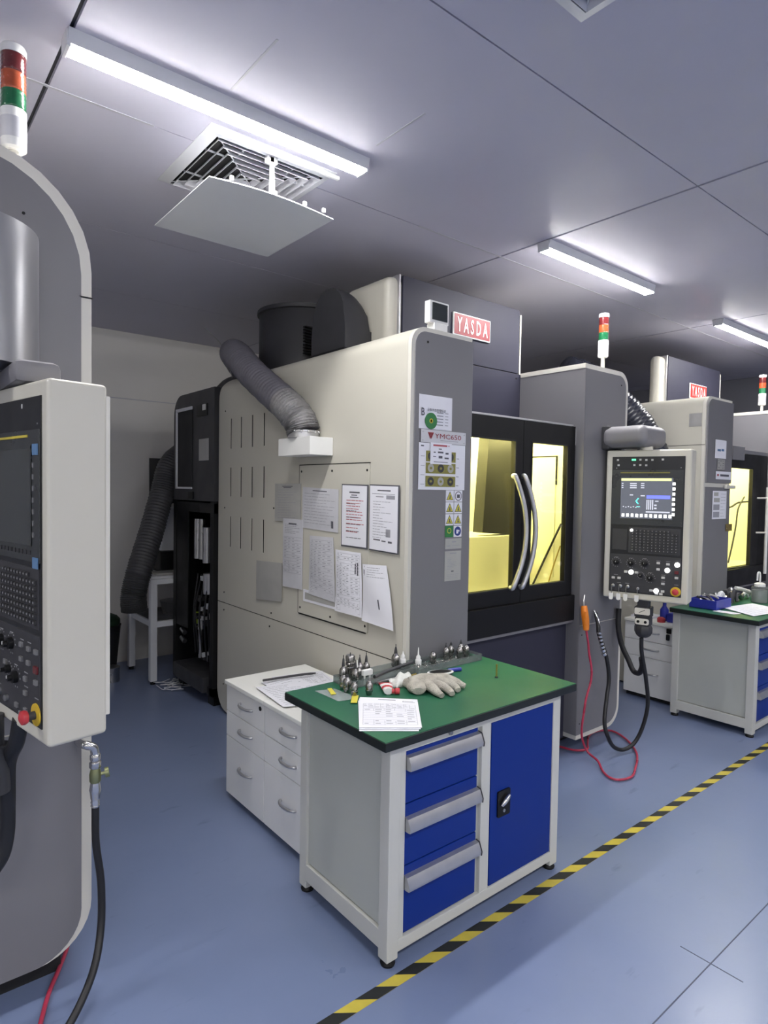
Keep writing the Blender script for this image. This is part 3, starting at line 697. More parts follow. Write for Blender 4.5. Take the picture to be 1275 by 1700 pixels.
part('aerial', mB, M['steel'], lambda b: b.tube([(2.02, 4.22, 2.49), (1.98, 4.28, 2.70), (1.90, 4.42, 2.86)], .003, 6, 5))
signal_light('signal light on a pole above the right tower of the middle machine', 3.80, 2.36, 2.507, 1.15, .10)
signal_light('small signal light at the right edge of the photo, above the far machine', 6.62, 2.40, 2.507, 1.15, .06)

# ---------------------------------------------------------------- rear service unit
ru = thing('service_unit', 'black service cabinet with open lower bay behind the beige machine', 'cabinet', (2.2, 4.8, 0))
ry0, ry1 = 4.405, 5.20
part('upper_cover', ru, M['charcoal'], lambda b: b.prism(rrect(ry0, ry1, 1.59, 2.44, tr=.16), 'x', 1.97, 2.9))
part('back_panel', ru, M['black_matte'], lambda b: b.box(2.45, 2.6, ry0, ry1, .12, 1.58))
part('frame', ru, M['black'], lambda b: (b.box(1.97, 2.01, ry1-.06, ry1, .12, 1.585), b.box(1.97, 2.01, ry0, ry0+.06, .12, 1.585), b.box(1.97, 2.5, ry0, ry1, .12, .18), b.box(1.975, 2.02, ry0, ry1, 1.50, 1.575), b.box(2.0, 2.5, ry1-.02, ry1, .12, 1.585)))
part('left_panel', ru, M['black'], lambda b: b.box(1.975, 1.985, 4.90, ry1-.05, .55, 1.50))
dr = part('unit_door', ru, M['black_matte'], lambda b: b.box(1.964, 1.972, 4.80, 5.12, 1.70, 2.31))
part('door_frame', dr, M['white_paint'], lambda b: (b.box(1.955, 1.966, 5.10, 5.125, 1.68, 2.33), b.box(1.955, 1.966, 4.80, 5.11, 2.305, 2.33), b.box(1.955, 1.966, 4.80, 5.11, 1.68, 1.695)))
part('sight_hole', ru, M['black'], lambda b: b.box(1.962, 1.972, 4.52, 4.72, 2.24, 2.33, .004))
part('sight_lamp', ru, M['white'], lambda b: b.box(1.958, 1.968, 4.54, 4.60, 2.28, 2.325, .003))
part('notice', ru, M['sleeve'], lambda b: b.box(1.966, 1.971, 4.50, 4.675, 1.90, 2.065))
part('clamp', ru, M['black'], lambda b: b.box(1.955, 1.972, 4.78, 4.86, 1.60, 1.66, .005))
part('feet', ru, M['black'], lambda b: (b.box(2.0, 2.1, 4.45, 4.55, .034, .12), b.box(2.0, 2.1, 5.05, 5.15, .034, .12)))
part('drain_pan', ru, M['charcoal'], lambda b: b.box(1.93, 2.4, 4.5, 5.1, .13, .25, .01))
R = random.Random(3)
for (nm, y, z0, z1, rr, mm) in (('cylinder', 4.88, 1.12, 1.44, .035, 'steel'), ('cylinder', 4.80, 1.12, 1.44, .025, 'steel'), ('cylinder', 4.70, 1.10, 1.38, .035, 'alu'), ('filter_bowl', 4.66, .86, 1.02, .045, 'alu'), ('filter_bowl', 4.56, .88, 1.03, .035, 'steel'), ('cylinder', 4.82, .32, .55, .016, 'alu'), ('lime_tag', 4.90, .56, .68, .026, 'lime'), ('cylinder', 4.82, .55, .64, .02, 'white_paint')):
    part(nm, ru, M[mm], lambda b: b.cyl((2.05, y, z0), (2.05, y, z1), rr, 14))
for k in range(5): part('fitting', ru, M['steel'], lambda b: b.cyl((2.0, 5.02, .42+k*.07), (2.0, 5.09, .44+k*.07), .02, 10))
for k in range(22):
    y = R.uniform(4.5, 4.85); z = R.uniform(.3, 1.0)
    part('fitting', ru, M[R.choice(['steel', 'charcoal', 'white_paint', 'holder_steel'])], lambda b: b.box(2.03, 2.09, y, y+R.uniform(.02, .05), z, z+R.uniform(.015, .05), .004))
for k in range(6):
    y = 4.5+.07*k
    part('air_line', ru, M['rubber'], lambda b: b.tube([(2.04, y, 1.0), (2.0, y+.03*R.uniform(-1, 1), .7), (2.04, y+.04, .35)], .007, 6, 6))
part('top_motor', ru, M['charcoal'], lambda b: b.tube([(2.3, 4.42, 2.46), (2.3, 4.55, 2.50), (2.3, 4.85, 2.49), (2.3, 5.02, 2.40)], .10, 14, 5))

# left flexible duct near the back wall, table and bins
K = 1.0
duct('exhaust_duct', [(2.6, 5.62, 2.04), (2.27, 5.55, 2.03), (2.05, 5.48, 1.89), (1.96, 5.44, 1.64), (1.835, 5.34, 1.32), (1.70, 5.22, 1.02), (1.645, 5.20, .82), (1.65, 5.20, .68)], .098, M['hose_dark'],
     'dark ribbed duct hanging down onto the white table by the back wall', pitch=.022)
tb = thing('work_table', 'white framed shelf table standing against the back wall', 'table', (2.1, 5.65, 0))
for (x, y) in ((1.855, 5.36), (1.855, 5.93), (2.55, 5.36), (2.55, 5.93)):
    lg = part('leg', tb, M['white_paint'], lambda b: b.box(x-.028, x+.028, y-.028, y+.028, .03, (.90 if y < 5.5 or x > 2 else .56), .003))
    part('foot', lg, M['black'], lambda b: b.cyl((x, y, 0), (x, y, .035), .022, 12))
part('top_rail', tb, M['white_paint'], lambda b: (b.box(1.83, 2.6, 5.33, 5.38, .86, .905, .003), b.box(1.83, 1.88, 5.38, 5.6, .86, .90, .003)))
part('table_top', tb, M['white_paint'], lambda b: b.box(1.82, 2.6, 5.36, 6.0, .905, .925, .003))
part('shelf_rail', tb, M['white_paint'], lambda b: (b.box(1.84, 2.58, 5.34, 5.37, .49, .54, .003), b.box(1.84, 1.87, 5.37, 5.93, .49, .54, .003)))
part('shelf', tb, M['charcoal'], lambda b: b.box(1.86, 2.56, 5.37, 5.93, .54, .55))
bx = solo('equipment_box', MB().box(2.0, 2.45, 5.60, 5.95, .927, 1.11, .01), M['black'], 'low black equipment box on the white shelf table', 'box')
solo('storage_bin', MB().box(2.03, 2.50, 5.66, 5.98, 1.112, 1.50, .008), M['white_paint'], 'pale upright storage bin half hidden behind the hanging dark duct', 'box')
nb = solo('notebook', MB().box(1.90, 2.2, 5.40, 5.58, .927, .945, .003), M['sleeve'], 'grey folder lying at the front of the white shelf table', 'folder')
solo('floor_pan', MB().lathe([(.12, 0), (.14, .10), (.145, .11)], (2.15, 5.6, .552), (0, 0, 1), 20), M['steel'], 'small steel pan on the lower shelf of the white table', 'pan')
bin1 = thing('rubbish_bin', 'dark bin with a green bag behind the left console', 'bin', (1.66, 5.93, 0))
part('body', bin1, M['black_matte'], lambda b: b.lathe([(.11, 0), (.15, .42), (.155, .43)], (1.62, 5.98, 0), (0, 0, 1), 20))
part('bag', bin1, M['bag_green'], lambda b: b.sphere((1.62, 5.98, .46), .15, 1, 1, .55))
solo('paint_can', MB().lathe([(.07, 0), (.07, .12), (.073, .125), (.06, .13)], (1.60, 5.66, 0), (0, 0, 1), 18), M['steel'], 'small pale can on the floor beside the white table leg', 'can')
# pile of swarf / loose wires under the table
b = MB()
R = random.Random(5)
for k in range(14):
    c = Vector((2.0+R.uniform(-.12, .12), 5.2+R.uniform(-.1, .15), .01)); pts = [c+Vector((R.uniform(-.09, .09), R.uniform(-.09, .09), R.uniform(0, .02))) for _ in range(4)]
    b.tube(pts, .003, 5, 4)
solo('loose_wire', b, M['white_paint'], 'tangle of thin pale wire on the floor by the table', 'wire')

# ---------------------------------------------------------------- machine on the left
K = 1.0
mA = thing('machining_centre', 'grey machining centre at the left edge with a rounded pale-trimmed tower', 'machine', (-.2, 3.2, 0))
tower(mA, -.9, .578, 2.27, 4.3, .10, 2.745, r=.34, rb=.17, trim=.033, seam=.90, tb=.002)
part('plinth', mA, M['black_matte'], lambda b: b.box(-.9, .5, 2.36, 4.2, 0, .10))
part('cylinder_housing', mA, M['steel_grey'] if 'steel_grey' in M else M['grey'], lambda b: b.lathe([(.235, 0), (.235, .412)], (.185, 2.28, 2.048), (0, 0, 1), 40))
part('side_joint', mA, M['black'], lambda b: b.box(.54, .580, 2.266, 2.6, 2.32, 2.324))
signal_light('large signal light on the left machine, near the ceiling', .362, 2.33, 2.742, 1.28, .012)
# ---------------------------------------------------------------- consoles
def console(p_left, p_right, z0, z1, label, lit, cat='control panel'):
    """p_left / p_right: front face corners seen from the front"""
    p_left = XF(Vector((*p_left, 0))); p_right = XF(Vector((*p_right, 0))); zz0 = XF((0, 0, z0)).z; zz1 = XF((0, 0, z1)).z
    u = (p_right-p_left); W = u.length; u.normalize(); n = Vector((u.y, -u.x, 0)); H = zz1-zz0
    global K; k0 = K; K = 1.0
    t = thing('control_console', label, cat, (*(p_left+u*W/2)[:2], zz0))
    T = Matrix((( u.x, -n.x, 0, p_left.x), (u.y, -n.y, 0, p_left.y), (0, 0, 1, zz0), (0, 0, 0, 1)))
    def P(nm, m, fn, par=t, **k):
        b = MB(); fn(b); b.xform(T); return link(nm, b, m, par, **k)
    D = .155
    X = lambda a: a*W
    Z = lambda a: H*(1-a)
    KW = M['key_white'] if lit else M['key_dim']
    P('housing', M['beige'], lambda b: b.box(0, W, 0, D, 0, H, .012, 3))
    P('rear_plate', M['beige_light'], lambda b: b.box(.01, W-.003, D-.004, D+.009, .05, H-.03, .003))
    fp = P('front_plate', M['panel_black'], lambda b: b.box(X(.075), X(.925), -.003, .006, Z(.955), Z(.045)))
    P('screen_bezel', M['bezel'], lambda b: b.box(X(.085), X(.915), -.006, .0, Z(.50), Z(.135), .002), fp)
    sc = P('screen', M['screen'] if lit else M['screen_off'], lambda b: b.box(X(.19), X(.80), -.0075, -.004, Z(.455), Z(.185)))
    P('accent_strip', M['yellow_tape'] if not lit else M['olive'], lambda b: b.box(X(.18), X(.76), -.0085, -.005, Z(.155), Z(.148)), fp)
    for (ux, v) in ((.13, .12), (.88, .12)): P('screw', M['steel'], lambda b: b.cyl((X(ux), -.004, Z(v)), (X(ux), -.0025, Z(v)), .003, 8), fp)
    def q(b, u0, v0, u1, v1, y=-.0082): b.box(X(u0), X(u1), y, y+.0006, Z(v1), Z(v0))
    if lit:
        P('display_header', M['yellow_glow'], lambda b: q(b, .195, .19, .78, .205), sc)
        P('display_window', M['blue_glow'], lambda b: q(b, .50, .30, .77, .322), sc)
        P('display_window', M['grey_glow'], lambda b: q(b, .495, .405, .77, .414), sc)
        P('display_text', M['grey_glow'], lambda b: [q(b, .30, .22+k*.014, .38, .227+k*.014) for k in range(3)]+[q(b, .43, .22+k*.014, .47, .226+k*.014) for k in range(3)]+[q(b, .20, .22+k*.014, .22, .226+k*.014) for k in range(3)]
          + [q(b, .30, .296, .34, .303), q(b, .43, .30, .48, .308)]+[q(b, .50+k*.022, .33, .513+k*.022, .395) for k in range(4)]+[q(b, .60, .335, .64, .342), q(b, .59, .36, .62, .37), q(b, .59, .38, .62, .39)]+[q(b, .22+.03*k, .375+.004*(k % 2), .235+.03*k, .381+.004*(k % 2)) for k in range(7)], sc)
        P('display_gauge', M['cyan_glow'], lambda b: [q(b, .37+.01*math.cos(k)*0+.012*abs(k-2), .32+.008*k, .384+.012*abs(k-2), .328+.008*k) for k in range(5)]+[q(b, .385, .375, .425, .379)], sc)
        P('display_icons', M['white_glow'], lambda b: [q(b, .795, .215+k*.033, .825, .233+k*.033, -.0088) for k in range(7)]+[q(b, .21+k*.055, .425, .24+k*.055, .445) for k in range(11)], sc)
        P('status_lamp', M['green_glow'], lambda b: b.box(X(.31), X(.36), -.005, -.002, Z(.072), Z(.060)), fp)
        P('status_lamps', M['key_white'], lambda b: [b.box(X(a), X(a+.025), -.005, -.002, Z(v+.012), Z(v)) for a, v in ((.13, .06), (.40, .06), (.47, .062), (.54, .062), (.66, .06), (.33, .095), (.40, .095), (.14, .095), (.47, .097))], fp)
    else:
        P('screen_edge_band', M['bezel'], lambda b: (q(b, .80, .19, .815, .455), q(b, .19, .178, .81, .186)), sc)  # bezel-toned strips along the top and right edges of the screen
        P('soft_key', KW, lambda b: [b.box(X(.83), X(.845), -.0085, -.006, Z(.225+k*.032+.014), Z(.225+k*.032)) for k in range(7)], sc)
        P('soft_key', M['key'], lambda b: [b.box(X(.22+k*.055), X(.25+k*.055), -.0085, -.006, Z(.480), Z(.468)) for k in range(11)], sc)
        P('status_lamp', M['key_white'], lambda b: b.box(X(.66), X(.67), -.005, -.002, Z(.072), Z(.060)), fp)
    for v in ((.175, .485) if not lit else (.19, .47)):
        P('protective_tape', M['tape_blue'] if not lit else M['bezel'], lambda b: b.box(X(.835 if not lit else .87), X(.905), -.009, -.0065, Z(v+.03), Z(v)), fp)
    # keyboard
    kb = P('keyboard', M['charcoal'], lambda b: b.box(X(.30), X(.90), -.005, .0, Z(.685), Z(.515), .002))
    for r in range(8):
        for c in range(12 if r else 10):
            if (r, c) in ((0, 0),): continue
            P('key', M['key'], lambda b: b.box(X(.335+c*.046), X(.335+c*.046+.032), -.011, -.004, Z(.53+r*.0185+.011), Z(.53+r*.0185)), kb)
    P('key_print', M['key_label'], lambda b: [b.box(X(.344+c*.046), X(.344+c*.046+.010), -.0116, -.0108, Z(.5335+r*.0185+.004), Z(.5335+r*.0185)) for r in range(8) for c in range(12 if r else 10)], kb)
    P('soft_pad', M['key'], lambda b: b.box(X(.10), X(.28), -.0045, .0, Z(.67), Z(.53), .002))
    if lit: P('lit_button', M['white_glow'], lambda b: b.cyl((X(.335), -.012, Z(.535)), (X(.335), -.002, Z(.535)), .009, 14))
    # operator section
    op = P('operator_plate', M['charcoal'], lambda b: b.box(X(.085), X(.915), -.005, .0, Z(.950), Z(.70), .002))
    def knob(a, v, r=.017):
        k_ = P('knob', M['black'], lambda b: b.lathe([(r, 0), (r*.95, .012), (r*.55, .014), (r*.5, .024), (0.001, .024)], (X(a), -.005, Z(v)), (0, -1, 0), 20))
        P('knob_pointer', M['key_white'], lambda b: b.box(X(a)-.0015, X(a)+.0015, -.031, -.028, Z(v), Z(v)+r*.5), k_)
        P('dial_marks', M['key_label'], lambda b: [b.box(X(a)+math.cos(t)*r*1.7-.002, X(a)+math.cos(t)*r*1.7+.002, -.0056, -.0048, Z(v)+math.sin(t)*r*1.7-.002, Z(v)+math.sin(t)*r*1.7+.002) for t in [i*.5 for i in range(11)]], op)
    for a, v in ((.16, .755), (.34, .755), (.50, .752), (.57, .845)): knob(a, v)
    knob(.46, .832, .012)
    lits = ((.875, .745), (.765, .785), (.345, .815), (.645, .925)) if lit else ()
    for a, v in lits: P('lit_button', M['white_glow'], lambda b: b.cyl((X(a), -.014, Z(v)), (X(a), -.004, Z(v)), .015, 16))
    for a, v in ((.66, .742), (.77, .745), (.66, .783), (.72, .835), (.72, .875), (.87, .83), (.13, .862), (.20, .862), (.28, .815), (.41, .815), (.585, .925), (.72, .925), (.65, .955-.012), (.70, .955-.012), (.875, .745), (.765, .785)):
        if (a, v) in lits: continue
        P('push_button', KW, lambda b: b.box(X(a)-.010, X(a)+.010, -.011, -.004, Z(v)-.007, Z(v)+.007, .0015), None or t)
    P('push_button', M['red_lens'], lambda b: b.box(X(.87)-.012, X(.87)+.012, -.011, -.004, Z(.795)-.010, Z(.795)+.010, .0015))
    for a in (.13, .22, .31): P('key_switch', M['steel'], lambda b: b.lathe([(.011, 0), (.011, .010), (.006, .012)], (X(a), -.004, Z(.915)), (0, -1, 0), 14))
    P('key_switch', M['steel'], lambda b: b.lathe([(.009, 0), (.009, .010), (.005, .012)], (X(.43), -.004, Z(.922)), (0, -1, 0), 14))
    es = P('emergency_stop', M['yellow'], lambda b: b.lathe([(.030, 0), (.030, .003), (.014, .004)], (X(.865), -.005, Z(.920)), (0, -1, 0), 26))
    P('stop_stem', M['charcoal'], lambda b: b.cyl((X(.865), -.008, Z(.920)), (X(.865), -.030 if not lit else -.016, Z(.920)), .011, 16), es)
    P('stop_button', M['red_box'], lambda b: b.lathe([(.016, 0), (.019, .006), (.018, .014), (.008, .019), (.001, .019)], (X(.865), -.028 if not lit else -.012, Z(.920)), (0, -1, 0), 22), es)
    P('label_print', M['key_label'], lambda b: [b.box(X(a)-.012, X(a)+.012, -.0056, -.0048, Z(v)-.0012, Z(v)+.0012) for a, v in ((.16, .722), (.34, .722), (.50, .72), (.66, .728), (.77, .728), (.16, .84), (.87, .875), (.30, .893), (.20, .893), (.57, .81), (.72, .818), (.72, .858))], op)
    if lit:
        for a in (.10, .19, .275, .41):
            kk = P('hanging_key', M['steel'], lambda b: b.box(X(a+.02)-.002, X(a+.02)+.002, -.024, -.021, Z(.965), Z(.915)))
            P('key_tag', M['white'], lambda b: b.prism(rrect(X(a+.015)-.013, X(a+.015)+.013, Z(1.01), Z(.965), .003, .003, .012, .012, 5), 'y', -.026, -.022), kk)
    K = k0
    return t, T, P
K = 1.02
cB, TB, PB = console((3.66, 2.225), (3.80, 1.745), 1.034, 1.975, 'right-hand beige control console with a lit screen and hanging key tags', True)
# swivel arm and side scuff of that console
part('swivel_arm', cB, M['grey'], lambda b: b.box(3.625, 3.925, 1.955, 2.252, 1.990, 2.125, .05, 5), label='grey rounded swivel arm')
part('arm_mount', cB, M['charcoal'], lambda b: b.box(3.64, 3.80, 2.20, 2.257, 1.98, 2.13, .01))
part('pivot', cB, M['beige_light'], lambda b: b.cyl((3.77, 2.02, 1.97), (3.77, 2.02, 2.0), .04, 18))
K = 1.0
cA, TA, PA = console((.268, 2.262), (.350, 1.785), 1.012, 1.972, 'large beige control console at the left edge, screen dark, red stop button', False)
part('swivel_arm', cA, M['grey'], lambda b: b.box(.30, .42, 1.95, 2.275, 1.975, 2.04, .02))
# pendant connector under the right console (local frame of the console: x along its face, y into it, z from its bottom)
K = 1.0
pc = thing('pendant_connector', 'black cable connector hanging under the right-hand console', 'connector', (3.80, 2.06, .80))
xc = .245
PB('socket_block', M['charcoal'], lambda b: b.box(xc-.035, xc+.035, .03, .10, -.055, .002, .006), pc)
PB('upper_body', M['charcoal'], lambda b: b.box(xc-.050, xc+.050, .022, .11, -.112, -.045, .006), pc)
PB('cover_plate', M['beige_light'], lambda b: b.prism(rrect(xc-.046, xc+.046, -.094, -.052, .008, .008, .008, .008, 4), 'y', .015, .022), pc)
PB('cover_scratch', M['charcoal'], lambda b: b.prism([(xc-.02, -.080), (xc-.018, -.083), (xc+.018, -.064), (xc+.016, -.061)], 'y', .014, .0152), pc)
PB('latch_body', M['charcoal'], lambda b: b.box(xc-.046, xc+.046, .022, .11, -.168, -.114, .006), pc)
PB('latch_plate', M['beige_light'], lambda b: b.prism(rrect(xc-.042, xc+.042, -.158, -.120, .012, .012, .012, .012, 4), 'y', .013, .022), pc)
for q in (-.022, .022): PB('latch_screw', M['black'], lambda b: b.cyl((xc+q, .0135, -.139), (xc+q, .009, -.139), .009, 12), pc)
PB('plug_shell', M['charcoal'], lambda b: b.lathe([(.030, 0), (.045, .012), (.056, .035), (.056, .065), (.048, .078)], (xc, .066, -.245), (0, 0, 1), 8), pc)
K = 1.02
# hoses of the middle machine
def hose(name, pts, r, m, label, group=None, seg=10): return solo(name, MB().tube(pts, r, seg, 8), m, label, 'hose', group, smooth=80)
hose('air_hose', [(3.60, 2.235, .93), (3.575, 2.20, .86), (3.572, 2.19, .80), (3.611, 2.16, .67), (3.637, 2.15, .525), (3.60, 2.14, .40), (3.55, 2.12, .262), (3.566, 2.1, .168), (3.640, 2.1, .09), (3.722, 2.08, .062), (3.81, 2.06, .09), (3.85, 2.03, .19), (3.852, 2.0, .348), (3.82, 2.0, .518), (3.775, 2.01, .694), (3.765, 2.01, .79)], .0125, M['rubber'],
     'black hose looping from the grey tower down and up to the connector')
b = MB(); [b.tube([(3.60, 2.245, .945), (3.585, 2.205, .89), (3.575, 2.19, .82)], .009, 10, 6)]
[b.cyl((3.573+.003*k, 2.19-.004*k, .82-.022*k), (3.573+.0045*k, 2.19-.005*k, .808-.022*k), .0165, 12) for k in range(7)]
fit = solo('hose_fitting', b, M['chrome'], 'chrome hose fitting on the front of the grey tower', 'fitting')
hose('spiral_cable', [(3.878, 2.235, .93), (3.862, 2.225, .80), (3.868, 2.2, .69), (3.883, 2.16, .60), (3.880, 2.12, .535), (3.862, 2.07, .535), (3.84, 2.04, .59), (3.81, 2.03, .65)], .017, M['rubber'], 'thick black cable hanging in a short loop beside the grey tower')
# air gun on the tower
ag = thing('air_gun', 'orange air blow gun hooked on the grey tower', 'air gun', (3.43, 2.22, .85))
part('body', ag, M['orange'], lambda b: b.tube([(3.452, 2.205, .845), (3.45, 2.21, .90), (3.445, 2.215, .95), (3.447, 2.222, .995)], .021, 12, 6, rf=lambda i, N: .85+.25*math.sin(math.pi*i/N)))
part('nozzle', ag, M['steel'], lambda b: b.tube([(3.448, 2.222, .99), (3.452, 2.228, 1.02), (3.47, 2.235, 1.06)], .004, 8, 4))
part('trigger', ag, M['orange'], lambda b: b.box(3.415, 3.425, 2.19, 2.20, .89, .965, .002))
hose('air_hose', [(3.452, 2.205, .845), (3.47, 2.20, .76), (3.483, 2.2, .693), (3.498, 2.19, .60), (3.496, 2.19, .521), (3.45, 2.19, .42), (3.43, 2.19, .34), (3.425, 2.2, .227), (3.44, 2.2, .147), (3.47, 2.18, .075), GND(3.50, 2.13, .03)]+[GND(x, y, .012) for x, y in ((3.45, 2.07), (3.40, 2.01), (3.385, 1.96), (3.415, 1.92), (3.51, 1.905), (3.64, 1.955), (3.76, 2.01), (3.87, 2.08), (3.98, 2.19), (4.05, 2.30), (4.06, 2.38), (3.98, 2.43), (3.86, 2.42))]+[GND(3.70, 2.33, .026), GND(3.60, 2.27, .03), GND(3.54, 2.33, .02), GND(3.52, 2.44, .015), GND(3.45, 2.52, .015)], .007, M['red_hose'],
     'thin red air hose dropping from the orange gun and looped on the floor')
# black ribbed duct arching beside the far machine
duct('exhaust_duct', [(4.35, 3.02, 2.68), (4.55, 2.97, 2.65), (4.79, 2.86, 2.49), (4.93, 2.70, 2.26), (4.98, 2.60, 2.02), (4.98, 2.56, 1.75)], .115, M['hose_black'], 'shiny black ribbed duct arching down behind the right console', pitch=.03, amp=.03)

# ---------------------------------------------------------------- papers on the side of the middle machine
def sp_(name, lab, yl, yr, zt0, zt1, zb0, zb1, yl2=None, yr2=None, m='paper', pr=(), bulge=0, off=.002, cat='paper', curl=0):
    yl2 = yl if yl2 is None else yl2; yr2 = yr if yr2 is None else yr2
    return sheet(name, lab, cat, (1.993, yl, zt0), (1.993, yr, zt1), (1.993, yr2, zb1), (1.993, yl2, zb0), (-1, 0, 0), M[m], pr, off=off, bulge=bulge, curl=curl, group='papers on the machine side')
hdr = [(.3, .06, .7, .08, 'ink'), (.35, .10, .65, .115, 'ink')]
f1, _ = sp_('notice_sheet', 'framed notice with red and black lines, left one of the dark-edged pair', 2.800, 2.562, 1.728, 1.724, 1.388, 1.388, m='ink', pr=(), off=.0015, cat='notice')
sheet('paper_sheet', '', '', (1.993, 2.790, 1.721), (1.993, 2.572, 1.717), (1.993, 2.572, 1.397), (1.993, 2.790, 1.397), (-1, 0, 0), M['paper'],
      [(.3, .10, .72, .125, 'ink'), (.38, .15, .62, .165, 'ink'), (.33, .185, .67, .20, 'ink')]+lines(7, .24, .52, .18, .9, .012, 'ink_red', .3, 1)+lines(6, .30, .86, .18, .9, .010, 'ink', .5, 2)+lines(4, .56, .76, .18, .9, .012, 'ink_red', .4, 3), off=.0045, parent=f1)
f2, _ = sp_('notice_sheet', 'framed notice with a small stamp, right one of the dark-edged pair', 2.553, 2.316, 1.727, 1.722, 1.388, 1.383, m='ink', off=.0015, cat='notice')
sheet('paper_sheet', '', '', (1.993, 2.545, 1.720), (1.993, 2.324, 1.716), (1.993, 2.324, 1.390), (1.993, 2.545, 1.395), (-1, 0, 0), M['paper'],
      [(.28, .06, .75, .08, 'ink'), (.08, .12, .9, .126, 'ink'), (.22, .16, .5, .175, 'ink_soft'), (.6, .14, .9, .20, 'ink_soft')]+lines(14, .24, .80, .12, .88, .008, 'ink_soft', .8, 4)+[(.6, .66, .76, .78, 'ink_soft'), (.15, .83, .4, .85, 'ink'), (.45, .84, .6, .86, 'ink'), (.68, .84, .82, .87, 'ink')], off=.0045, parent=f2)
sp_('paper_sheet', 'wide printed sheet with handwriting left of the framed notices', 3.200, 2.830, 1.708, 1.697, 1.466, 1.458, m='paper_old', pr=hdr[:1]+lines(11, .14, .85, .06, .94, .010, 'ink_soft', .3, 5)+[(.82, .75, .88, .92, 'ink')], bulge=.006)
sp_('paper_sheet', 'faded sheet in a clear sleeve, topmost on the far left', 3.53, 3.22, 1.727, 1.728, 1.49, 1.50, m='sleeve', pr=hdr+lines(12, .16, .9, .12, .85, .010, 'ink_soft', .5, 6), bulge=.004)
sp_('paper_sheet', 'long faded sleeve of forms hanging below the topmost faded sheet', 3.42, 3.19, 1.512, 1.513, 1.088, 1.094, m='paper_old', pr=hdr[:1]+lines(6, .08, .2, .1, .9, .008, 'ink_soft', .5, 7)+table_prints(12, 4, .26, .78, seed=8), bulge=.008, off=.004)
sp_('paper_sheet', 'blank grey plastic sleeve, lowest on the left of the papers', 3.769, 3.435, 1.215, 1.229, .955, .985, m='sleeve', bulge=.005)
sp_('paper_sheet', 'curled form with a table of entries in the middle of the lower row', 3.114, 2.873, 1.424, 1.430, 1.083, 1.070, yl2=3.112, yr2=2.841, m='paper_old', pr=table_prints(16, 5, .06, .94, seed=9), bulge=.014, off=.004, curl=.004)
sp_('paper_sheet', 'curled form with a black note at its upper right corner', 2.842, 2.612, 1.366, 1.366, 1.029, 1.030, yl2=2.828, yr2=2.582, m='paper', pr=table_prints(18, 6, .04, .96, seed=10)+[(.80, .18, .84, .34, 'ink'), (.87, .16, .91, .36, 'ink')], bulge=.018, off=.008, curl=.010)
sp_('paper_sheet', 'plain tilted sheet at the right end of the lower row', 2.594, 2.400, 1.310, 1.322, 1.018, 1.010, yl2=2.576, yr2=2.322, m='paper', pr=lines(5, .05, .2, .2, .9, .008, 'ink_soft', .5, 11)+[(.05, .03, .09, .2, 'ink'), (.62, .56, .66, .72, 'ink')], bulge=.020, off=.008, curl=.014)

# ---------------------------------------------------------------- signs on the front column
def fs(name, lab, x0, x1, zt, zb, m='paper', pr=(), off=.002, cat='sign', bulge=0, dx=0, yy=2.252, group='signs on the machine front column'):
    return sheet(name, lab, cat, (x0, yy, zt), (x1, yy, zt), (x1+dx, yy, zb), (x0+dx, yy, zb), (0, -1, 0), M[m], pr, off=off, bulge=bulge, group=group)
s1, P1 = fs('status_sign', 'white sign with a green disc at the top of the grey column', 2.048, 2.272, 2.165, 2.000, pr=[(.52, .48+.09*k, .72, .51+.09*k, 'ink_soft') for k in range(5)]+[(.78, .48+.09*k, .88, .50+.09*k, 'ink_soft') for k in range(5)], bulge=.003)
K = 1.02
text('lettering', 'B', s1, M['ink'], (2.060, 2.246, 2.062), (1, 0, 0), (0, -1, 0), .022, .038, .0008, bold=.01)
text('lettering', '设备状态管理标识', s1, M['ink'], (2.098, 2.245, 2.086), (1, 0, 0), (0, -1, 0), .125, .016, .0008)
part('green_disc', s1, M['green_sign'], lambda b: b.cyl((2.125, 2.246, 2.040), (2.125, 2.244, 2.040), .040, 26))
part('disc_centre', s1, M['yellow_sign'], lambda b: b.lathe([(.012, 0), (.012, .0006), (.007, .0008), (.0068, 0)], (2.125, 2.244, 2.040), (0, -1, 0), 16))
s2, _ = fs('model_plate', 'white plate with a red triangle and dark red lettering', 2.060, 2.371, 1.997, 1.934, 'paper_old', off=.006, pr=[(.42, .76, .82, .80, 'ink_soft')])
text('lettering', 'YMC650', s2, M['red'], (2.150, 2.244, 1.957), (1, 0, 0), (0, -1, 0), .185, .024, .0012)
part('triangle_mark', s2, M['red'], lambda b: (b.prism([(2.104, 1.984), (2.116, 1.984), (2.1235, 1.962), (2.120, 1.952)], 'y', 2.2425, 2.2440), b.prism([(2.143, 1.984), (2.131, 1.984), (2.1235, 1.962), (2.127, 1.952)], 'y', 2.2425, 2.2440), b.prism([(2.118, 1.984), (2.129, 1.984), (2.1235, 1.967)], 'y', 2.2425, 2.2440)))
for (x, z) in ((2.072, 1.985), (2.359, 1.985), (2.072, 1.944), (2.359, 1.944)): part('rivet', s2, M['steel'], lambda b: b.cyl((x, 2.245, z), (x, 2.243, z), .003, 8))
s3, _ = fs('inspection_chart', 'large white inspection chart with two rows of round gauge photos', 2.050, 2.372, 1.932, 1.704, 'paper', pr=[(.04, .05, .10, .08, 'ink')]+[(.04, .28+.2*k, .12, .29+.2*k, 'ink_soft') for k in range(4)]+[(.80, .30+.2*k, .86, .31+.2*k, 'ink') for k in range(4)], off=.003, bulge=.003)
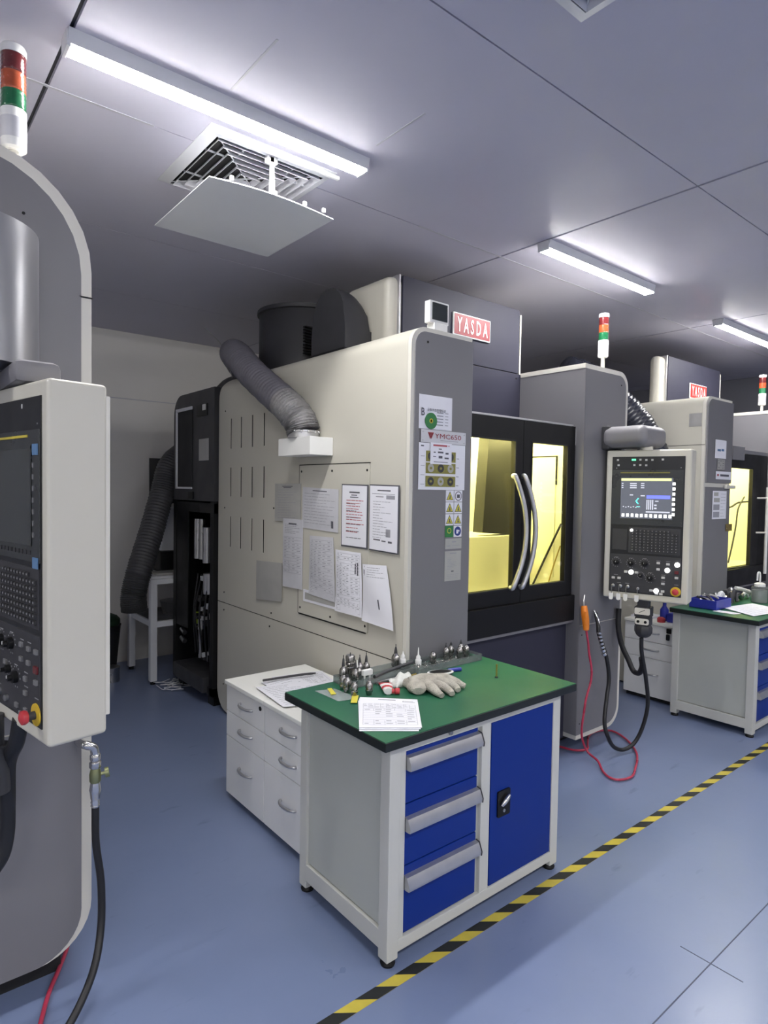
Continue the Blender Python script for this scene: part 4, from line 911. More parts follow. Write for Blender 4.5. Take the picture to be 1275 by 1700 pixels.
for r, zc in enumerate((1.868, 1.810, 1.745)):
    part('photo_strip', s3, M['olive'], lambda b: b.box(2.095, 2.300, 2.2438, 2.2448, zc-.026, zc+.026))
    for c in range(3):
        part('gauge_photo', s3, M['charcoal' if r == 0 else ('sleeve' if (r+c) % 2 else 'charcoal')], lambda b: b.cyl((2.128+.068*c, 2.2438, zc), (2.128+.068*c, 2.2428, zc), .021, 20))
        if r: part('gauge_mark', s3, M['olive'], lambda b: (b.box(2.120+.068*c, 2.136+.068*c, 2.2420, 2.2429, zc-.003, zc+.003), b.cyl((2.128+.068*c, 2.2428, zc), (2.128+.068*c, 2.2422, zc), .007, 10)))
s4, _ = fs('notice_slip', 'small white slip with red heading stuck over the inspection chart', 2.120, 2.266, 1.935, 1.830, 'paper', pr=[(.12, .08, .78, .16, 'ink_red'), (.84, .09, .88, .15, 'ink_red'), (.38, .26, .52, .31, 'ink'), (.14, .42, .24, .47, 'ink'), (.34, .40, .60, .48, 'ink'), (.70, .44, .85, .52, 'ink'), (.12, .62, .26, .66, 'ink'), (.38, .60, .56, .72, 'ink'), (.66, .66, .86, .74, 'ink'), (.15, .88, .82, .91, 'ink')], off=.011)
# warning stickers
R = random.Random(2)
for r in range(4):
    for c in range(2):
        x0 = 2.241+c*.061; zt = 1.702-r*.060; last = r == 3
        lab = [['yellow warning triangle sticker, half covered by the chart, top left of the block', 'round prohibition sticker, top right of the warning block'],
               ['yellow warning triangle sticker, left one of the second row', 'yellow warning triangle sticker, right one of the second row'],
               ['yellow warning triangle sticker, left one of the third row', 'yellow warning triangle sticker, right one of the third row'],
               ['green sticker at the lower left of the warning block', 'blue round instruction sticker at the lower right of the warning block']][r][c]
        st, _ = fs('warning_sticker', lab, x0, x0+.057, zt, zt-.057, 'paper' if not (last and c == 0) else 'green_sign', off=.0015, cat='sticker', group='warning stickers on the column')
        xc = x0+.0285; zc = zt-.0285; y = 2.2495
        if last and c == 0: part('emblem', st, M['yellow_sign'], lambda b: b.lathe([(.014, 0), (.014, .0006), (.011, .0007), (.0108, 0)], (xc, y, zc+.004), (0, -1, 0), 18)); continue
        if last: part('emblem', st, M['blue_sign'], lambda b: b.cyl((xc, y, zc), (xc, y-.0008, zc), .024, 22)); part('pictogram', st, M['paper'], lambda b: (b.box(xc-.010, xc+.004, y-.0014, y-.0009, zc-.012, zc+.008), b.box(xc, xc+.012, y-.0014, y-.0009, zc-.002, zc+.006))); continue
        if r == 0 and c == 1:
            part('emblem', st, M['ink'], lambda b: b.lathe([(.024, 0), (.024, .0008), (.020, .0008), (.020, 0)], (xc, y, zc), (0, -1, 0), 22)); part('pictogram', st, M['ink'], lambda b: (b.box(xc-.010, xc+.010, y-.0014, y-.0009, zc-.010, zc+.008))); continue
        tri = [(xc-.025, zc-.021), (xc+.025, zc-.021), (xc, zc+.024)]; tr2 = [(xc-.020, zc-.018), (xc+.020, zc-.018), (xc, zc+.018)]
        part('triangle', st, M['ink'], lambda b: b.prism(tri, 'y', y-.0008, y)); part('triangle_field', st, M['yellow_sign'], lambda b: b.prism(tr2, 'y', y-.0013, y-.0007))
        part('pictogram', st, M['ink'], lambda b: (b.box(xc-.003, xc+.003, y-.0018, y-.0012, zc-.012, zc+.004), b.box(xc-.008+.003*c, xc+.004+.003*r, y-.0018, y-.0012, zc-.014, zc-.010)))
fs('rating_label', 'small grey label directly under the warning stickers', 2.243, 2.361, 1.457, 1.404, 'sleeve', pr=[(.40, .25, .66, .38, 'ink_soft'), (.08, .66, .30, .74, 'ink_soft'), (.4, .66, .9, .70, 'ink_soft')], off=.0015, cat='label')
fs('rating_label', 'taller grey data label, lowest on the grey column', 2.242, 2.359, 1.393, 1.241, 'sleeve', pr=[(.3, .06, .7, .09, 'ink_soft')]+lines(9, .22, .6, .15, .8, .014, 'ink_soft', .7, 20)+[(.4, .66, .55, .70, 'ink')]+lines(3, .78, .9, .15, .9, .012, 'ink_soft', .3, 21), off=.0015, cat='label')
# far machine's papers
def fs2(lab, a0, a1, zt, zb, m, pr, off=.002): return fs('paper_sheet', lab, a0, a1, zt, zb, m, pr, off=off, cat='paper', yy=2.244 if zb > 1.8 else 2.251, group='papers on the far machine column')
fs2('white sheet with faint blue writing on the far machine', 5.27, 5.475, 2.15, 2.0, 'paper', [(.2, .5, .5, .62, 'tape_blue'), (.55, .48, .8, .6, 'tape_blue')])
s7, _ = fs2('small dark label sheet below the blue writing', 5.32, 5.455, 1.995, 1.91, 'sleeve', table_prints(4, 3, .05, .95, m='ink', seed=30))
fs2('white name label on the far machine above the split', 5.295, 5.585, 1.895, 1.83, 'paper', [(.08, .35, .2, .6, 'ink_red'), (.28, .35, .85, .62, 'ink')])
fs2('inspection chart on the lower half of the far machine column', 5.27, 5.53, 1.735, 1.505, 'paper', [(.08, .05, .4, .18, 'sleeve'), (.08, .25, .5, .40, 'sleeve'), (.06, .48, .5, .68, 'ink_soft'), (.06, .74, .5, .94, 'ink_soft')]+lines(8, .1, .9, .58, .95, .012, 'ink_soft', .5, 31))
fs2('small tan card on the far machine beside its window', 5.535, 5.66, 1.46, 1.40, 'brass', [])

# ================================================================ BENCHES AND CABINETS
K = 1.0
def bench(dx, dy, label, dd=0):
    t = thing('tool_bench', label, 'workbench', (1.9+dx, 1.95+dy, 0))
    x0, x1, y0, y1 = 1.395+dx, 2.395+dx, 1.648+dy, 2.235+dy-dd; H = .805
    lw = .052
    wt = part('worktop', t, M['worktop_edge'], lambda b: b.box(1.343+dx, 2.462+dx, 1.612+dy, min(2.285+dy, 2.300), H, .838, .004))
    part('worktop_mat', wt, M['worktop'], lambda b: b.box(1.346+dx, 2.459+dx, 1.615+dy, min(2.282+dy, 2.297), .8375, .840))
    for (x, y) in ((x0, y0), (x1-lw, y0), (x0, y1-lw), (x1-lw, y1-lw)):
        lg = part('leg', t, M['bench_grey'], lambda b: b.box(x, x+lw, y, y+lw, .022, H, .004))
        part('foot', lg, M['black'], lambda b: b.lathe([(.026, 0), (.028, .008), (.020, .024)], (x+lw/2, y+lw/2, 0), (0, 0, 1), 18))
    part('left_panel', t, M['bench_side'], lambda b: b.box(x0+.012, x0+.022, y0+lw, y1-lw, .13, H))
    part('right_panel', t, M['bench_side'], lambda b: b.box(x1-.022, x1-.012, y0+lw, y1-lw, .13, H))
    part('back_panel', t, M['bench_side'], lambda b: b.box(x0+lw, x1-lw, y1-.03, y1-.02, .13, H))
    part('left_rail', t, M['bench_grey'], lambda b: b.box(x0, x0+.03, y0+lw-.004, y1-lw+.004, .055, .125, .003))
    part('right_rail', t, M['bench_grey'], lambda b: b.box(x1-.03, x1, y0+lw-.004, y1-lw+.004, .055, .125, .003))
    part('front_rail', t, M['bench_grey'], lambda b: b.box(x0+lw-.004, x1-lw+.004, y0, y0+.03, .045, .088, .003))
    part('top_rail', t, M['bench_grey'], lambda b: b.box(x0+lw-.004, x1-lw+.004, y0, y0+.03, .768, H, .003))
    part('centre_post', t, M['bench_grey'], lambda b: b.box(1.875+dx, 1.928+dx, y0+.002, y0+.03, .086, .77, .003))
    part('centre_post_recess', t, M['bench_side'], lambda b: b.box(1.858+dx, 1.878+dx, y0+.018, y0+.04, .086, .77))
    part('left_stile', t, M['bench_grey'], lambda b: b.box(x0+lw-.003, x0+lw+.028, y0+.006, y0+.03, .086, .77, .002))
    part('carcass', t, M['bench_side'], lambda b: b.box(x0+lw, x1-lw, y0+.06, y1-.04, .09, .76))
    part('lock', t, M['holder_steel'], lambda b: b.cyl((1.691+dx, y0-.006, .786), (1.691+dx, y0+.004, .786), .010, 14))
    zz = [(.770, .572), (.568, .345), (.341, .094)]; hz = [.723, .498, .284]
    for (z1, z0), h in zip(zz, hz):
        d = part('drawer', t, M['blue'], lambda b: b.box(x0+lw+.030, 1.858+dx, y0+.010, y0+.035, z0, z1, .003))
        hd = part('drawer_handle', d, M['alu'], lambda b: b.prism([(y0+.010, h+.026), (y0-.008, h+.022), (y0-.022, h-.010), (y0-.020, h-.024), (y0-.010, h-.026), (y0+.010, h-.026)], 'x', x0+lw+.030, 1.858+dx))
        part('handle_end', d, M['charcoal'], lambda b: b.prism([(y0+.010, h+.028), (y0-.010, h+.024), (y0-.024, h-.010), (y0-.022, h-.026), (y0+.010, h-.028)], 'x', 1.858+dx, 1.862+dx))
    d = part('cabinet_door', t, M['blue'], lambda b: b.box(1.934+dx, 2.343+dx, y0+.004, y0+.03, .090, .766, .003))
    lk = part('lock_plate', d, M['black'], lambda b: b.prism(rrect(1.975+dx, 2.052+dx, .362, .470, .006, .006, .006, .006, 4), 'y', y0-.003, y0+.006))
    part('lock_lever', d, M['chrome'], lambda b: b.tube([(1.990+dx, y0-.010, .412), (2.008+dx, y0-.013, .430), (2.036+dx, y0-.011, .446)], .0095, 10, 5, rf=lambda i, N: .7+.5*math.sin(math.pi*i/N)))
    part('key_slot', d, M['steel'], lambda b: b.cyl((2.012+dx, y0-.006, .385), (2.012+dx, y0, .385), .007, 12))
    return t
bench(0, 0, 'green-topped grey workbench with blue drawers in the foreground')
bench(3.37, .062, 'second green-topped workbench at the right edge, seen from its end', .0)

def drawer_cabinet(x0, y0, label, H=.656, D=.50, W=.425):
    t = thing('drawer_cabinet', label, 'cabinet', (x0+D/2, y0+W/2, 0), 'white drawer cabinets beside the benches')
    part('carcass', t, M['cabinet'], lambda b: b.box(x0+.016, x0+D, y0, y0+W, .035, H-.022))
    part('top', t, M['cabinet_top'], lambda b: b.box(x0-.014, x0+D, y0-.001, y0+W-.001, H-.022, H, .003))
    part('base', t, M['black_matte'], lambda b: b.box(x0+.04, x0+D-.01, y0+.01, y0+W-.01, 0, .036))
    for i, (z0, z1, zh) in enumerate(((.489, .630, .565), (.354, .485, .425), (.038, .350, .222))):
        d = part('drawer', t, M['cabinet'], lambda b: b.box(x0, x0+.018, y0+.002, y0+W-.002, z0, z1, .002))
        yc = y0+W/2-.02
        part('handle', d, M['alu'], lambda b: b.tube([(x0+.004, yc+.066, zh), (x0-.010, yc+.062, zh), (x0-.024, yc+.035, zh), (x0-.027, yc, zh), (x0-.024, yc-.035, zh), (x0-.010, yc-.062, zh), (x0+.004, yc-.066, zh)], .0075, 8, 5))
        if i == 0: part('lock', d, M['black'], lambda b: b.cyl((x0-.004, y0+.042, .600), (x0+.002, y0+.042, .600), .011, 14))
    return t
drawer_cabinet(1.492, 2.727, 'white drawer cabinet on the left, its lock uncovered')
drawer_cabinet(1.492, 2.300, 'white drawer cabinet partly hidden by the front workbench')
drawer_cabinet(4.945, 2.365, 'white drawer cabinet beside the second workbench with keys in its lock', D=.265)
kr = thing('key_bunch', 'black keys hanging in the lock of the far white cabinet', 'keys', (4.935, 2.41, .53))
part('key', kr, M['black'], lambda b: b.box(4.925, 4.938, 2.385, 2.425, .585, .625, .006))
part('key_fob', kr, M['black'], lambda b: b.box(4.922, 4.934, 2.395, 2.425, .53, .58, .008))
# papers on the white cabinets
Z = .657
def flat(name, lab, cs, z, m='paper', pr=(), cat='paper', group='papers on the white cabinets', bulge=0, off=.001):
    return sheet(name, lab, cat, *[(x, y, z) for x, y in cs], (0, 0, 1), M[m], pr, off=off, bulge=bulge, group=group)
flat('paper_sheet', 'printed sheet at the back of the white cabinet top', [(1.70, 3.03), (1.99, 2.97), (1.93, 2.74), (1.63, 2.80)], Z, pr=table_prints(7, 6, seed=40), off=.0005)
flat('paper_sheet', 'printed sheet in the middle of the white cabinet top', [(1.60, 2.97), (1.80, 2.99), (1.82, 2.64), (1.60, 2.62)], Z, pr=lines(10, .1, .9, .1, .9, .012, 'ink_soft', .4, 41), off=.004, bulge=.004)
flat('paper_sheet', 'printed sheet at the front of the white cabinet top, corner curling', [(1.535, 2.90), (1.76, 2.86), (1.72, 2.48), (1.50, 2.56)], Z, pr=lines(12, .1, .9, .1, .9, .012, 'ink_soft', .4, 42), off=.008, bulge=.005)
flat('paper_sheet', 'printed sheet under the corner of the green worktop', [(1.72, 2.80), (1.96, 2.78), (1.94, 2.42), (1.70, 2.45)], Z, pr=table_prints(9, 5, seed=43), off=.002)
solo('pen', MB().tube([(1.600, 2.945, Z+.022), (1.80, 2.925, Z+.020), (1.905, 2.905, Z+.018)], .0065, 8, 3, rf=lambda i, N: .6 if i == N-1 else 1), M['charcoal'], 'dark pen lying on the papers on the white cabinet', 'pen')
# things on top of the far cabinet
solo('paper_sheet', MB().box(5.0, 5.19, 2.60, 2.77, Z, Z+.02, .002), M['paper'], 'white paper pad on the far cabinet', 'paper')
bo = thing('spray_bottle', 'dark blue spray bottle on the far white cabinet', 'bottle', (5.08, 2.52, Z))
part('body', bo, M['blue_bin'], lambda b: b.lathe([(.032, 0), (.034, .02), (.034, .09), (.014, .12), (.014, .15)], (5.08, 2.52, Z), (0, 0, 1), 16))
part('spray_head', bo, M['blue_bin'], lambda b: b.box(5.045, 5.10, 2.505, 2.535, Z+.15, Z+.18, .005))
solo('parts_tray', MB().box(5.02, 5.19, 2.375, 2.47, Z, Z+.075, .008), M['blue_bin'], 'dark blue parts tray on the far cabinet, against the second bench', 'tray')
solo('red_pot', MB().lathe([(.03, 0), (.032, .03), (.02, .04)], (4.99, 2.50, Z), (0, 0, 1), 16), M['red_box'], 'small red pot in front of the blue spray bottle', 'pot')

# ---------------------------------------------------------------- on the near bench
T = .8405
def acrylic_tray(label, x0, x1, y0, y1, h, group='clear trays on the bench'):
    t = thing('acrylic_tray', label, 'tray', ((x0+x1)/2, (y0+y1)/2, T), group)
    part('tray_floor', t, M['acrylic'], lambda b: b.box(x0, x1, y0, y1, T, T+.004))
    for a in ((x0, x1, y0, y0+.004), (x0, x1, y1-.004, y1), (x0, x0+.004, y0+.004, y1-.004), (x1-.004, x1, y0+.004, y1-.004)):
        part('tray_side', t, M['acrylic'], lambda b: b.box(*a, T+.004, T+h))
    return t
acrylic_tray('clear acrylic tray full of tool holders at the back left of the bench', 1.585, 1.955, 2.145, 2.275, .032)
acrylic_tray('long clear acrylic tray at the back right of the bench', 1.965, 2.405, 2.130, 2.262, .032)
b = MB(); R = random.Random(12)
for k in range(160):
    x = R.uniform(1.98, 2.39); y = R.uniform(2.14, 2.25); a = R.uniform(0, 3.14); l = R.uniform(.004, .012)
    b.tube([(x, y, T+.007+R.uniform(0, .006)), (x+l*math.cos(a), y+l*math.sin(a), T+.007+R.uniform(0, .008))], .002, 5, 1)
solo('small_screws', b, M['holder_steel'], 'layer of small steel screws and bits in the long clear tray', 'screws', kind='stuff')
def tool_holder(x, y, h, s, label, style=0, z=None, group='steel tool holders on the bench'):
    z = T+.0045 if z is None else z
    t = thing('tool_holder', label, 'tool holder', (x, y, z), group)
    r = .0165*s
    if style == 1:
        part('body', t, M['holder_steel'], lambda b: b.lathe([(r, 0), (r*1.05, .01), (r*1.05, .045*s), (r*.8, .05*s), (r*1.1, .055*s), (r*1.1, .062*s), (r*.85, .066*s), (r*1.1, .07*s), (r*1.15, .088*s), (r*.9, .094*s)], (x, y, z), (0, 0, 1), 20))
        part('tool', t, M['charcoal'], lambda b: b.cyl((x, y, z+.092*s), (x, y, z+h), .0022, 8)); return t
    part('body', t, M['holder_steel'], lambda b: b.lathe([(r*.72, 0), (r*.9, .012), (r, .014), (r, .022), (r*.85, .024), (r*.85, .027), (r*1.02, .029), (r*1.02, .042*s), (r*.9, .050*s), (r*.55, .058*s), (r*.42, .062*s)], (x, y, z), (0, 0, 1), 20))
    if style != 2:
        part('collet', t, M['charcoal'], lambda b: b.lathe([(r*.42, .061*s), (r*.36, .072*s), (r*.22, h*.86), (r*.16, h*.88)], (x, y, z), (0, 0, 1), 12))
        part('tool', t, M['charcoal'], lambda b: b.cyl((x, y, z+h*.87), (x, y, z+h), .002, 8))
    return t
LB = 'steel tool holder '
tool_holder(1.618, 2.245, .118, 1.1, LB+'at the far left of the cluster, tall thin tip')
tool_holder(1.668, 2.262, .118, 1.15, LB+'with a wide ribbed cylindrical collar', 1)
tool_holder(1.752, 2.252, .108, 1.05, LB+'with a dark tip behind the small white block')
tool_holder(1.722, 2.262, .100, 1.05, LB+'in the back row between the ribbed one and the white block')
tool_holder(1.645, 2.192, .105, 1.05, LB+'in the middle row of the cluster, thin tip')
tool_holder(1.690, 2.225, .070, .9, LB+'short one hidden in the middle of the cluster', 2)
tool_holder(1.562, 2.168, .075, 1.0, LB+'at the front left, just outside the clear tray', 2, T)
tool_holder(1.553, 2.125, .085, 1.05, LB+'leftmost but one of the front row on the green top', 0, T)
tool_holder(1.548, 2.068, .062, .95, LB+'foremost, standing alone on the green top', 2, T)
tool_holder(1.608, 2.045, .062, .95, LB+'next to the red and white tube', 2, T)
solo('label_block', MB().box(1.655, 1.705, 2.142, 2.162, T+.045, T+.070, .003).box(1.664, 1.668, 2.148, 2.156, T+.0045, T+.046).box(1.692, 1.696, 2.148, 2.156, T+.0045, T+.046), M['white'], 'small white label block among the tool holders', 'block')
tool_holder(1.938, 2.262, .118, 1.2, 'olive green tool holder bottle with a long dark tip behind the dark rod', 0)
tool_holder(2.140, 2.215, .052, 1.0, LB+'short and alone near the middle of the long tray', 2)
tool_holder(2.250, 2.235, .085, 1.0, LB+'leftmost of the right-hand group in the long tray')
tool_holder(2.300, 2.250, .080, 1.0, LB+'second from left of the right-hand group in the long tray')
tool_holder(2.318, 2.205, .058, 1.0, LB+'foremost of the right-hand group in the long tray', 2)
tool_holder(2.368, 2.245, .082, 1.0, LB+'tallest at the right end of the long tray')
tool_holder(2.372, 2.210, .060, 1.0, LB+'short one nearest the right end of the long tray', 2)
def squeeze(x, y, h, tip, label, m='white'):
    t = thing('squeeze_bottle', label, 'bottle', (x, y, T+.0045), 'squeeze bottles on the bench')
    part('body', t, M[m], lambda b: b.lathe([(.014, 0), (.0155, .003), (.0155, h*.75), (.013, h*.88), (.008, h)], (x, y, T+.0045), (0, 0, 1), 18))
    part('cap', t, M['white'], lambda b: b.lathe([(.011, 0), (.011, .012), (.004, .022), (.002, .022+tip)], (x, y, T+.0045+h-.004), (0, 0, 1), 14))
squeeze(1.975, 2.252, .050, .012, 'small white squeeze bottle beside the olive one')
squeeze(2.065, 2.240, .034, .035, 'white squeeze bottle with a long thin nozzle')
squeeze(1.705, 2.258, .030, .030, 'small clear squeeze bottle with bent nozzle behind the tool holders', 'film')
# dark rods and brass pieces in front of the trays
solo('boring_bar', MB().tube([(1.70, 2.125, T+.040), (1.83, 2.165, T+.041), (1.99, 2.20, T+.040)], .008, 10, 3), M['charcoal'], 'dark steel boring bar resting along the edge of the clear tray', 'bar')
solo('steel_rule', MB().box(1.72, 1.90, 2.128, 2.141, T+.0, T+.012, .001), M['alu'], 'flat aluminium bar lying in front of the boring bar', 'bar')
for i, (x, y, a, l) in enumerate(((1.895, 2.12, .25, .06), (1.90, 2.105, .1, .05))):
    solo('brass_rod', MB().cyl((x, y, T+.006+.0*i), (x+l*math.cos(a), y+l*math.sin(a), T+.006), .005, 10), M['brass'], ['rear', 'front'][i]+' one of two short brass rods by the clear trays', 'rod', 'brass rods')
# glue tube
gt = thing('glue_tube', 'crumpled red and white glue tube beside the tool holders', 'tube', (1.66, 2.08, T))
def tubef(b, u0, u1, w0, w1, h0, h1):
    A = Vector((1.755, 2.115)); B = Vector((1.665, 1.985)); d = (B-A); n = Vector((d.y, -d.x)).normalized()
    N = 8; o = len(b.v)
    for i in range(N+1):
        t = i/N; u = u0+(u1-u0)*t; p = A+d*u; wd = w0+(w1-w0)*t; h = h0+(h1-h0)*t
        for k in range(10):
            a = 2*math.pi*k/10; b.v.append(Vector((p.x+n.x*wd*math.cos(a), p.y+n.y*wd*math.cos(a), T+h+h*math.sin(a)*(1+.15*math.sin(3*u*9)))))
    for i in range(N):
        for k in range(10): b.f.append((o+i*10+k, o+i*10+(k+1) % 10, o+(i+1)*10+(k+1) % 10, o+(i+1)*10+k)); b.mi.append(0)
    b.f.append(tuple(o+k for k in range(10))[::-1]); b.f.append(tuple(o+N*10+k for k in range(10))); b.mi += [0, 0]
part('crimped_end', gt, M['red_box'], lambda b: tubef(b, .0, .25, .030, .028, .004, .008))
part('body', gt, M['white'], lambda b: tubef(b, .25, .92, .028, .019, .008, .014))
part('red_print', gt, M['red_box'], lambda b: tubef(b, .55, .70, .0252, .0232, .0116, .0124))
cp = solo('tube_cap', MB().cyl((1.700, 1.985, T+.013), (1.716, 1.975, T+.013), .013, 14).cyl((1.688, 1.993, T+.013), (1.698, 1.986, T+.013), .010, 12), M['red_box'], 'red and black screw cap lying next to the glue tube', 'cap')
# glove, rag
gl = thing('work_glove', 'soiled white knitted work glove lying in the middle of the bench', 'glove', (1.87, 1.93, T))
def blob(b, pts, rs, sz=.6, seg=14, n=6):
    o = len(b.v); N = len(pts); 
    b.tube(pts, 1, seg, n, rf=lambda i, NN: (lambda t: rs[min(int(t), N-2)]*(1-(t-min(int(t), N-2)))+rs[min(int(t), N-2)+1]*(t-min(int(t), N-2)))(i/(NN-1)*(N-1)))
    for i in range(o, len(b.v)): b.v[i].z = T+max(.001, (b.v[i].z-T)*sz)
R = random.Random(8)
part('cuff', gl, M['glove'], lambda b: blob(b, [(1.800, 2.035, T+.03), (1.815, 1.995, T+.034), (1.790, 1.945, T+.034), (1.770, 1.915, T+.028)], [.028, .044, .044, .026], .62))
part('palm', gl, M['glove'], lambda b: blob(b, [(1.800, 2.000, T+.035), (1.850, 1.975, T+.045), (1.895, 1.950, T+.045), (1.925, 1.920, T+.035)], [.040, .050, .046, .030], .66))
for i, (pts, rr) in enumerate((([(1.905, 1.965, T+.045), (1.955, 1.945, T+.042), (1.985, 1.915, T+.026), (1.992, 1.885, T+.018)], [.022, .021, .019, .014]),
                         ([(1.895, 1.940, T+.050), (1.940, 1.912, T+.045), (1.972, 1.878, T+.026), (1.985, 1.852, T+.017)], [.022, .021, .018, .013]),
                         ([(1.880, 1.925, T+.048), (1.915, 1.888, T+.042), (1.930, 1.855, T+.022), (1.925, 1.835, T+.016)], [.022, .020, .017, .013]),
                         ([(1.860, 1.925, T+.042), (1.875, 1.880, T+.034), (1.878, 1.842, T+.022), (1.868, 1.815, T+.016)], [.021, .020, .017, .013]))):
    part('finger', gl, M['glove'], lambda b: blob(b, pts, rr, .85))
part('thumb', gl, M['glove'], lambda b: blob(b, [(1.845, 1.965, T+.04), (1.835, 1.915, T+.034), (1.828, 1.865, T+.020), (1.822, 1.828, T+.014)], [.028, .025, .020, .013], .8))
b = MB(); R = random.Random(4); N = 12
for j in range(N+1):
    for i in range(N+1):
        u, v = i/N, j/N
        b.v.append(Vector((1.775+.15*u-.03*v, 2.125-.10*v+.035*u, T+.006+.030*math.sin(math.pi*u)**.8*math.sin(math.pi*v)**.8+.007*math.sin(u*13+v*7)+.005*math.sin(v*17-u*5))))
for j in range(N):
    for i in range(N): a = j*(N+1)+i; b.f.append((a, a+1, a+N+2, a+N+1)); b.mi.append(0)
rg = solo('cleaning_cloth', b, M['rag'], 'crumpled white cloth touching the cuff of the glove', 'cloth', smooth=80)
md = rg.modifiers.new('thick', 'SOLIDIFY'); md.thickness = .003
# magnetic dish with blue pen
di = thing('magnifier', 'black oval dish with a white rim behind the glove', 'dish', (2.04, 2.06, T))
def oval(r, z, n=28): return [(2.045+r*1.28*math.cos(t)*math.cos(-.35)-r*.62*math.sin(t)*math.sin(-.35), 2.065+r*1.28*math.cos(t)*math.sin(-.35)+r*.62*math.sin(t)*math.cos(-.35), z) for t in [2*math.pi*k/n for k in range(n)]]
def rings(b, L):
    n = 28; o = len(b.v)
    for r, z in L: b.v += [Vector(p) for p in oval(r, T+z, n)]
    for i in range(len(L)-1):
        for k in range(n): b.f.append((o+i*n+k, o+i*n+(k+1) % n, o+(i+1)*n+(k+1) % n, o+(i+1)*n+k)); b.mi.append(0)
    b.f.append(tuple(o+k for k in range(n))[::-1]); b.f.append(tuple(o+(len(L)-1)*n+k for k in range(n))); b.mi += [0, 0]
part('body', di, M['black'], lambda b: rings(b, [(.040, 0), (.046, .004), (.050, .012)]))
part('rim', di, M['white'], lambda b: rings(b, [(.051, .0121), (.052, .016), (.049, .0185), (.044, .0185)]))
part('face', di, M['black'], lambda b: rings(b, [(.044, .0186), (.043, .0192)]))
solo('marker_pen', MB().tube([(2.105, 2.075, T+.010), (2.14, 2.068, T+.0095), (2.175, 2.060, T+.009)], .0095, 12, 3), M['blue_bin'], 'short blue marker cap pointing away from the oval dish', 'pen')
# upright drill and sheets
pn = thing('drill_bit', 'small brass coloured pin standing upright on the bare green top', 'pin', (2.232, 1.887, T))
part('shank', pn, M['brass'], lambda b: b.cyl((2.232, 1.887, T+.004), (2.232, 1.887, T+.062), .0045, 12))
part('base', pn, M['charcoal'], lambda b: b.lathe([(.008, 0), (.008, .004), (.005, .006)], (2.232, 1.887, T), (0, 0, 1), 12))
flat('clear_bag', 'clear film bag with a yellow slip at the left corner of the bench', [(1.450, 2.215), (1.535, 2.19), (1.545, 2.03), (1.455, 2.05)], T, 'film', bulge=.004, group=None, cat='bag')
flat('yellow_slip', 'small yellow slip inside the clear bag', [(1.500, 2.195), (1.518, 2.190), (1.490, 2.115), (1.468, 2.120)], T+.006, 'yellow_sign', group=None, cat='paper', bulge=.003)
flat('yellow_slip', 'narrow yellow slip poking out behind the stacked forms', [(1.535, 2.065), (1.562, 2.055), (1.500, 1.985), (1.480, 2.000)], T+.003, 'yellow_sign', group=None, cat='paper')
for i, (dx, dy, z, lab) in enumerate(((-.020, -.015, .000, 'bottom form of the stack hanging over the bench corner'), (-.008, -.006, .003, 'middle form of the stack hanging over the bench corner'), (0, 0, .006, 'top form of the stack hanging over the bench corner'))):
    pr = [(.32, .07, .62, .09, 'ink'), (.74, .10, .92, .11, 'ink'), (.76, .14, .95, .15, 'ink'), (.74, .10, .75, .15, 'ink')]+table_prints(3, 9, .24, .40, seed=50)+table_prints(7, 5, .42, .92, m='ink_soft', fill=1, seed=51) if i == 2 else ()
    cs = [(1.545+dx, 2.025+dy), (1.715+dx*.5, 1.862+dy), (1.525+dx, 1.628+dy*.4), (1.345+dx*.5, 1.765+dy)]
    flat('form_sheet', lab, cs, T+z, pr=pr, bulge=.004, group='stacked forms on the bench')

# ---------------------------------------------------------------- on the far bench
T2 = .8405
bb = thing('parts_bin', 'blue open plastic bin of tools on the far bench', 'bin', (4.98, 2.12, T2))
def binf(b):
    for a in ((4.86, 5.12, 2.02, 2.028), (4.86, 5.12, 2.21, 2.218), (4.86, 4.868, 2.028, 2.21), (5.112, 5.12, 2.028, 2.21)): b.box(*a, T2, T2+.07)
    b.box(4.86, 5.12, 2.02, 2.218, T2, T2+.004)
part('bin', bb, M['blue_bin'], binf)
R = random.Random(17)
for k in range(9):
    x = R.uniform(4.90, 5.06); y = R.uniform(2.06, 2.17); a = R.uniform(0, 3.1)
    solo('hand_tool', MB().tube([(x-.05*math.cos(a), y-.03*math.sin(a), T2+.03+k*.005), (x, y, T2+.045+k*.006), (x+.05*math.cos(a), y+.03*math.sin(a), T2+.05+k*.007)], .009, 8, 4), M[R.choice(['charcoal', 'holder_steel', 'sleeve'])], 'small dark tool heaped in the blue bin on the far bench', 'tool', 'tools heaped in the blue bin')
for k in range(24):
    x = R.uniform(5.16, 5.72); y = R.uniform(2.08, 2.24); h = R.uniform(.02, .085 if x < 5.4 else .055); a = R.uniform(0, 3.1); l = R.uniform(.025, .055); rr = R.uniform(.010, .020)
    solo('machined_part', MB().tube([(x-l*math.cos(a), y-l*.5*math.sin(a), T2+rr), (x, y, T2+rr+h), (x+l*math.cos(a), y+l*.5*math.sin(a), T2+rr+.3*h)], rr, 8, 4), M[R.choice(['charcoal', 'holder_steel', 'white_paint', 'paper_old', 'chrome', 'steel'])], 'small grey or pale machined part in the heap on the far bench', 'machine part', 'heap of parts on the far bench')
flat('paper_sheet', 'small white slip at the left front of the far bench', [(4.82, 2.03), (4.90, 2.03), (4.90, 1.86), (4.82, 1.88)], T2, pr=lines(5, .1, .9, seed=60, m='ink_red'), group=None)
flat('paper_sheet', 'large white sheets on the front of the far bench', [(5.02, 2.04), (5.42, 1.98), (5.32, 1.70), (4.85, 1.76)], T2, pr=lines(8, .1, .9, .1, .9, .01, 'ink_soft', .4, 61), group=None, off=.004, bulge=.004)
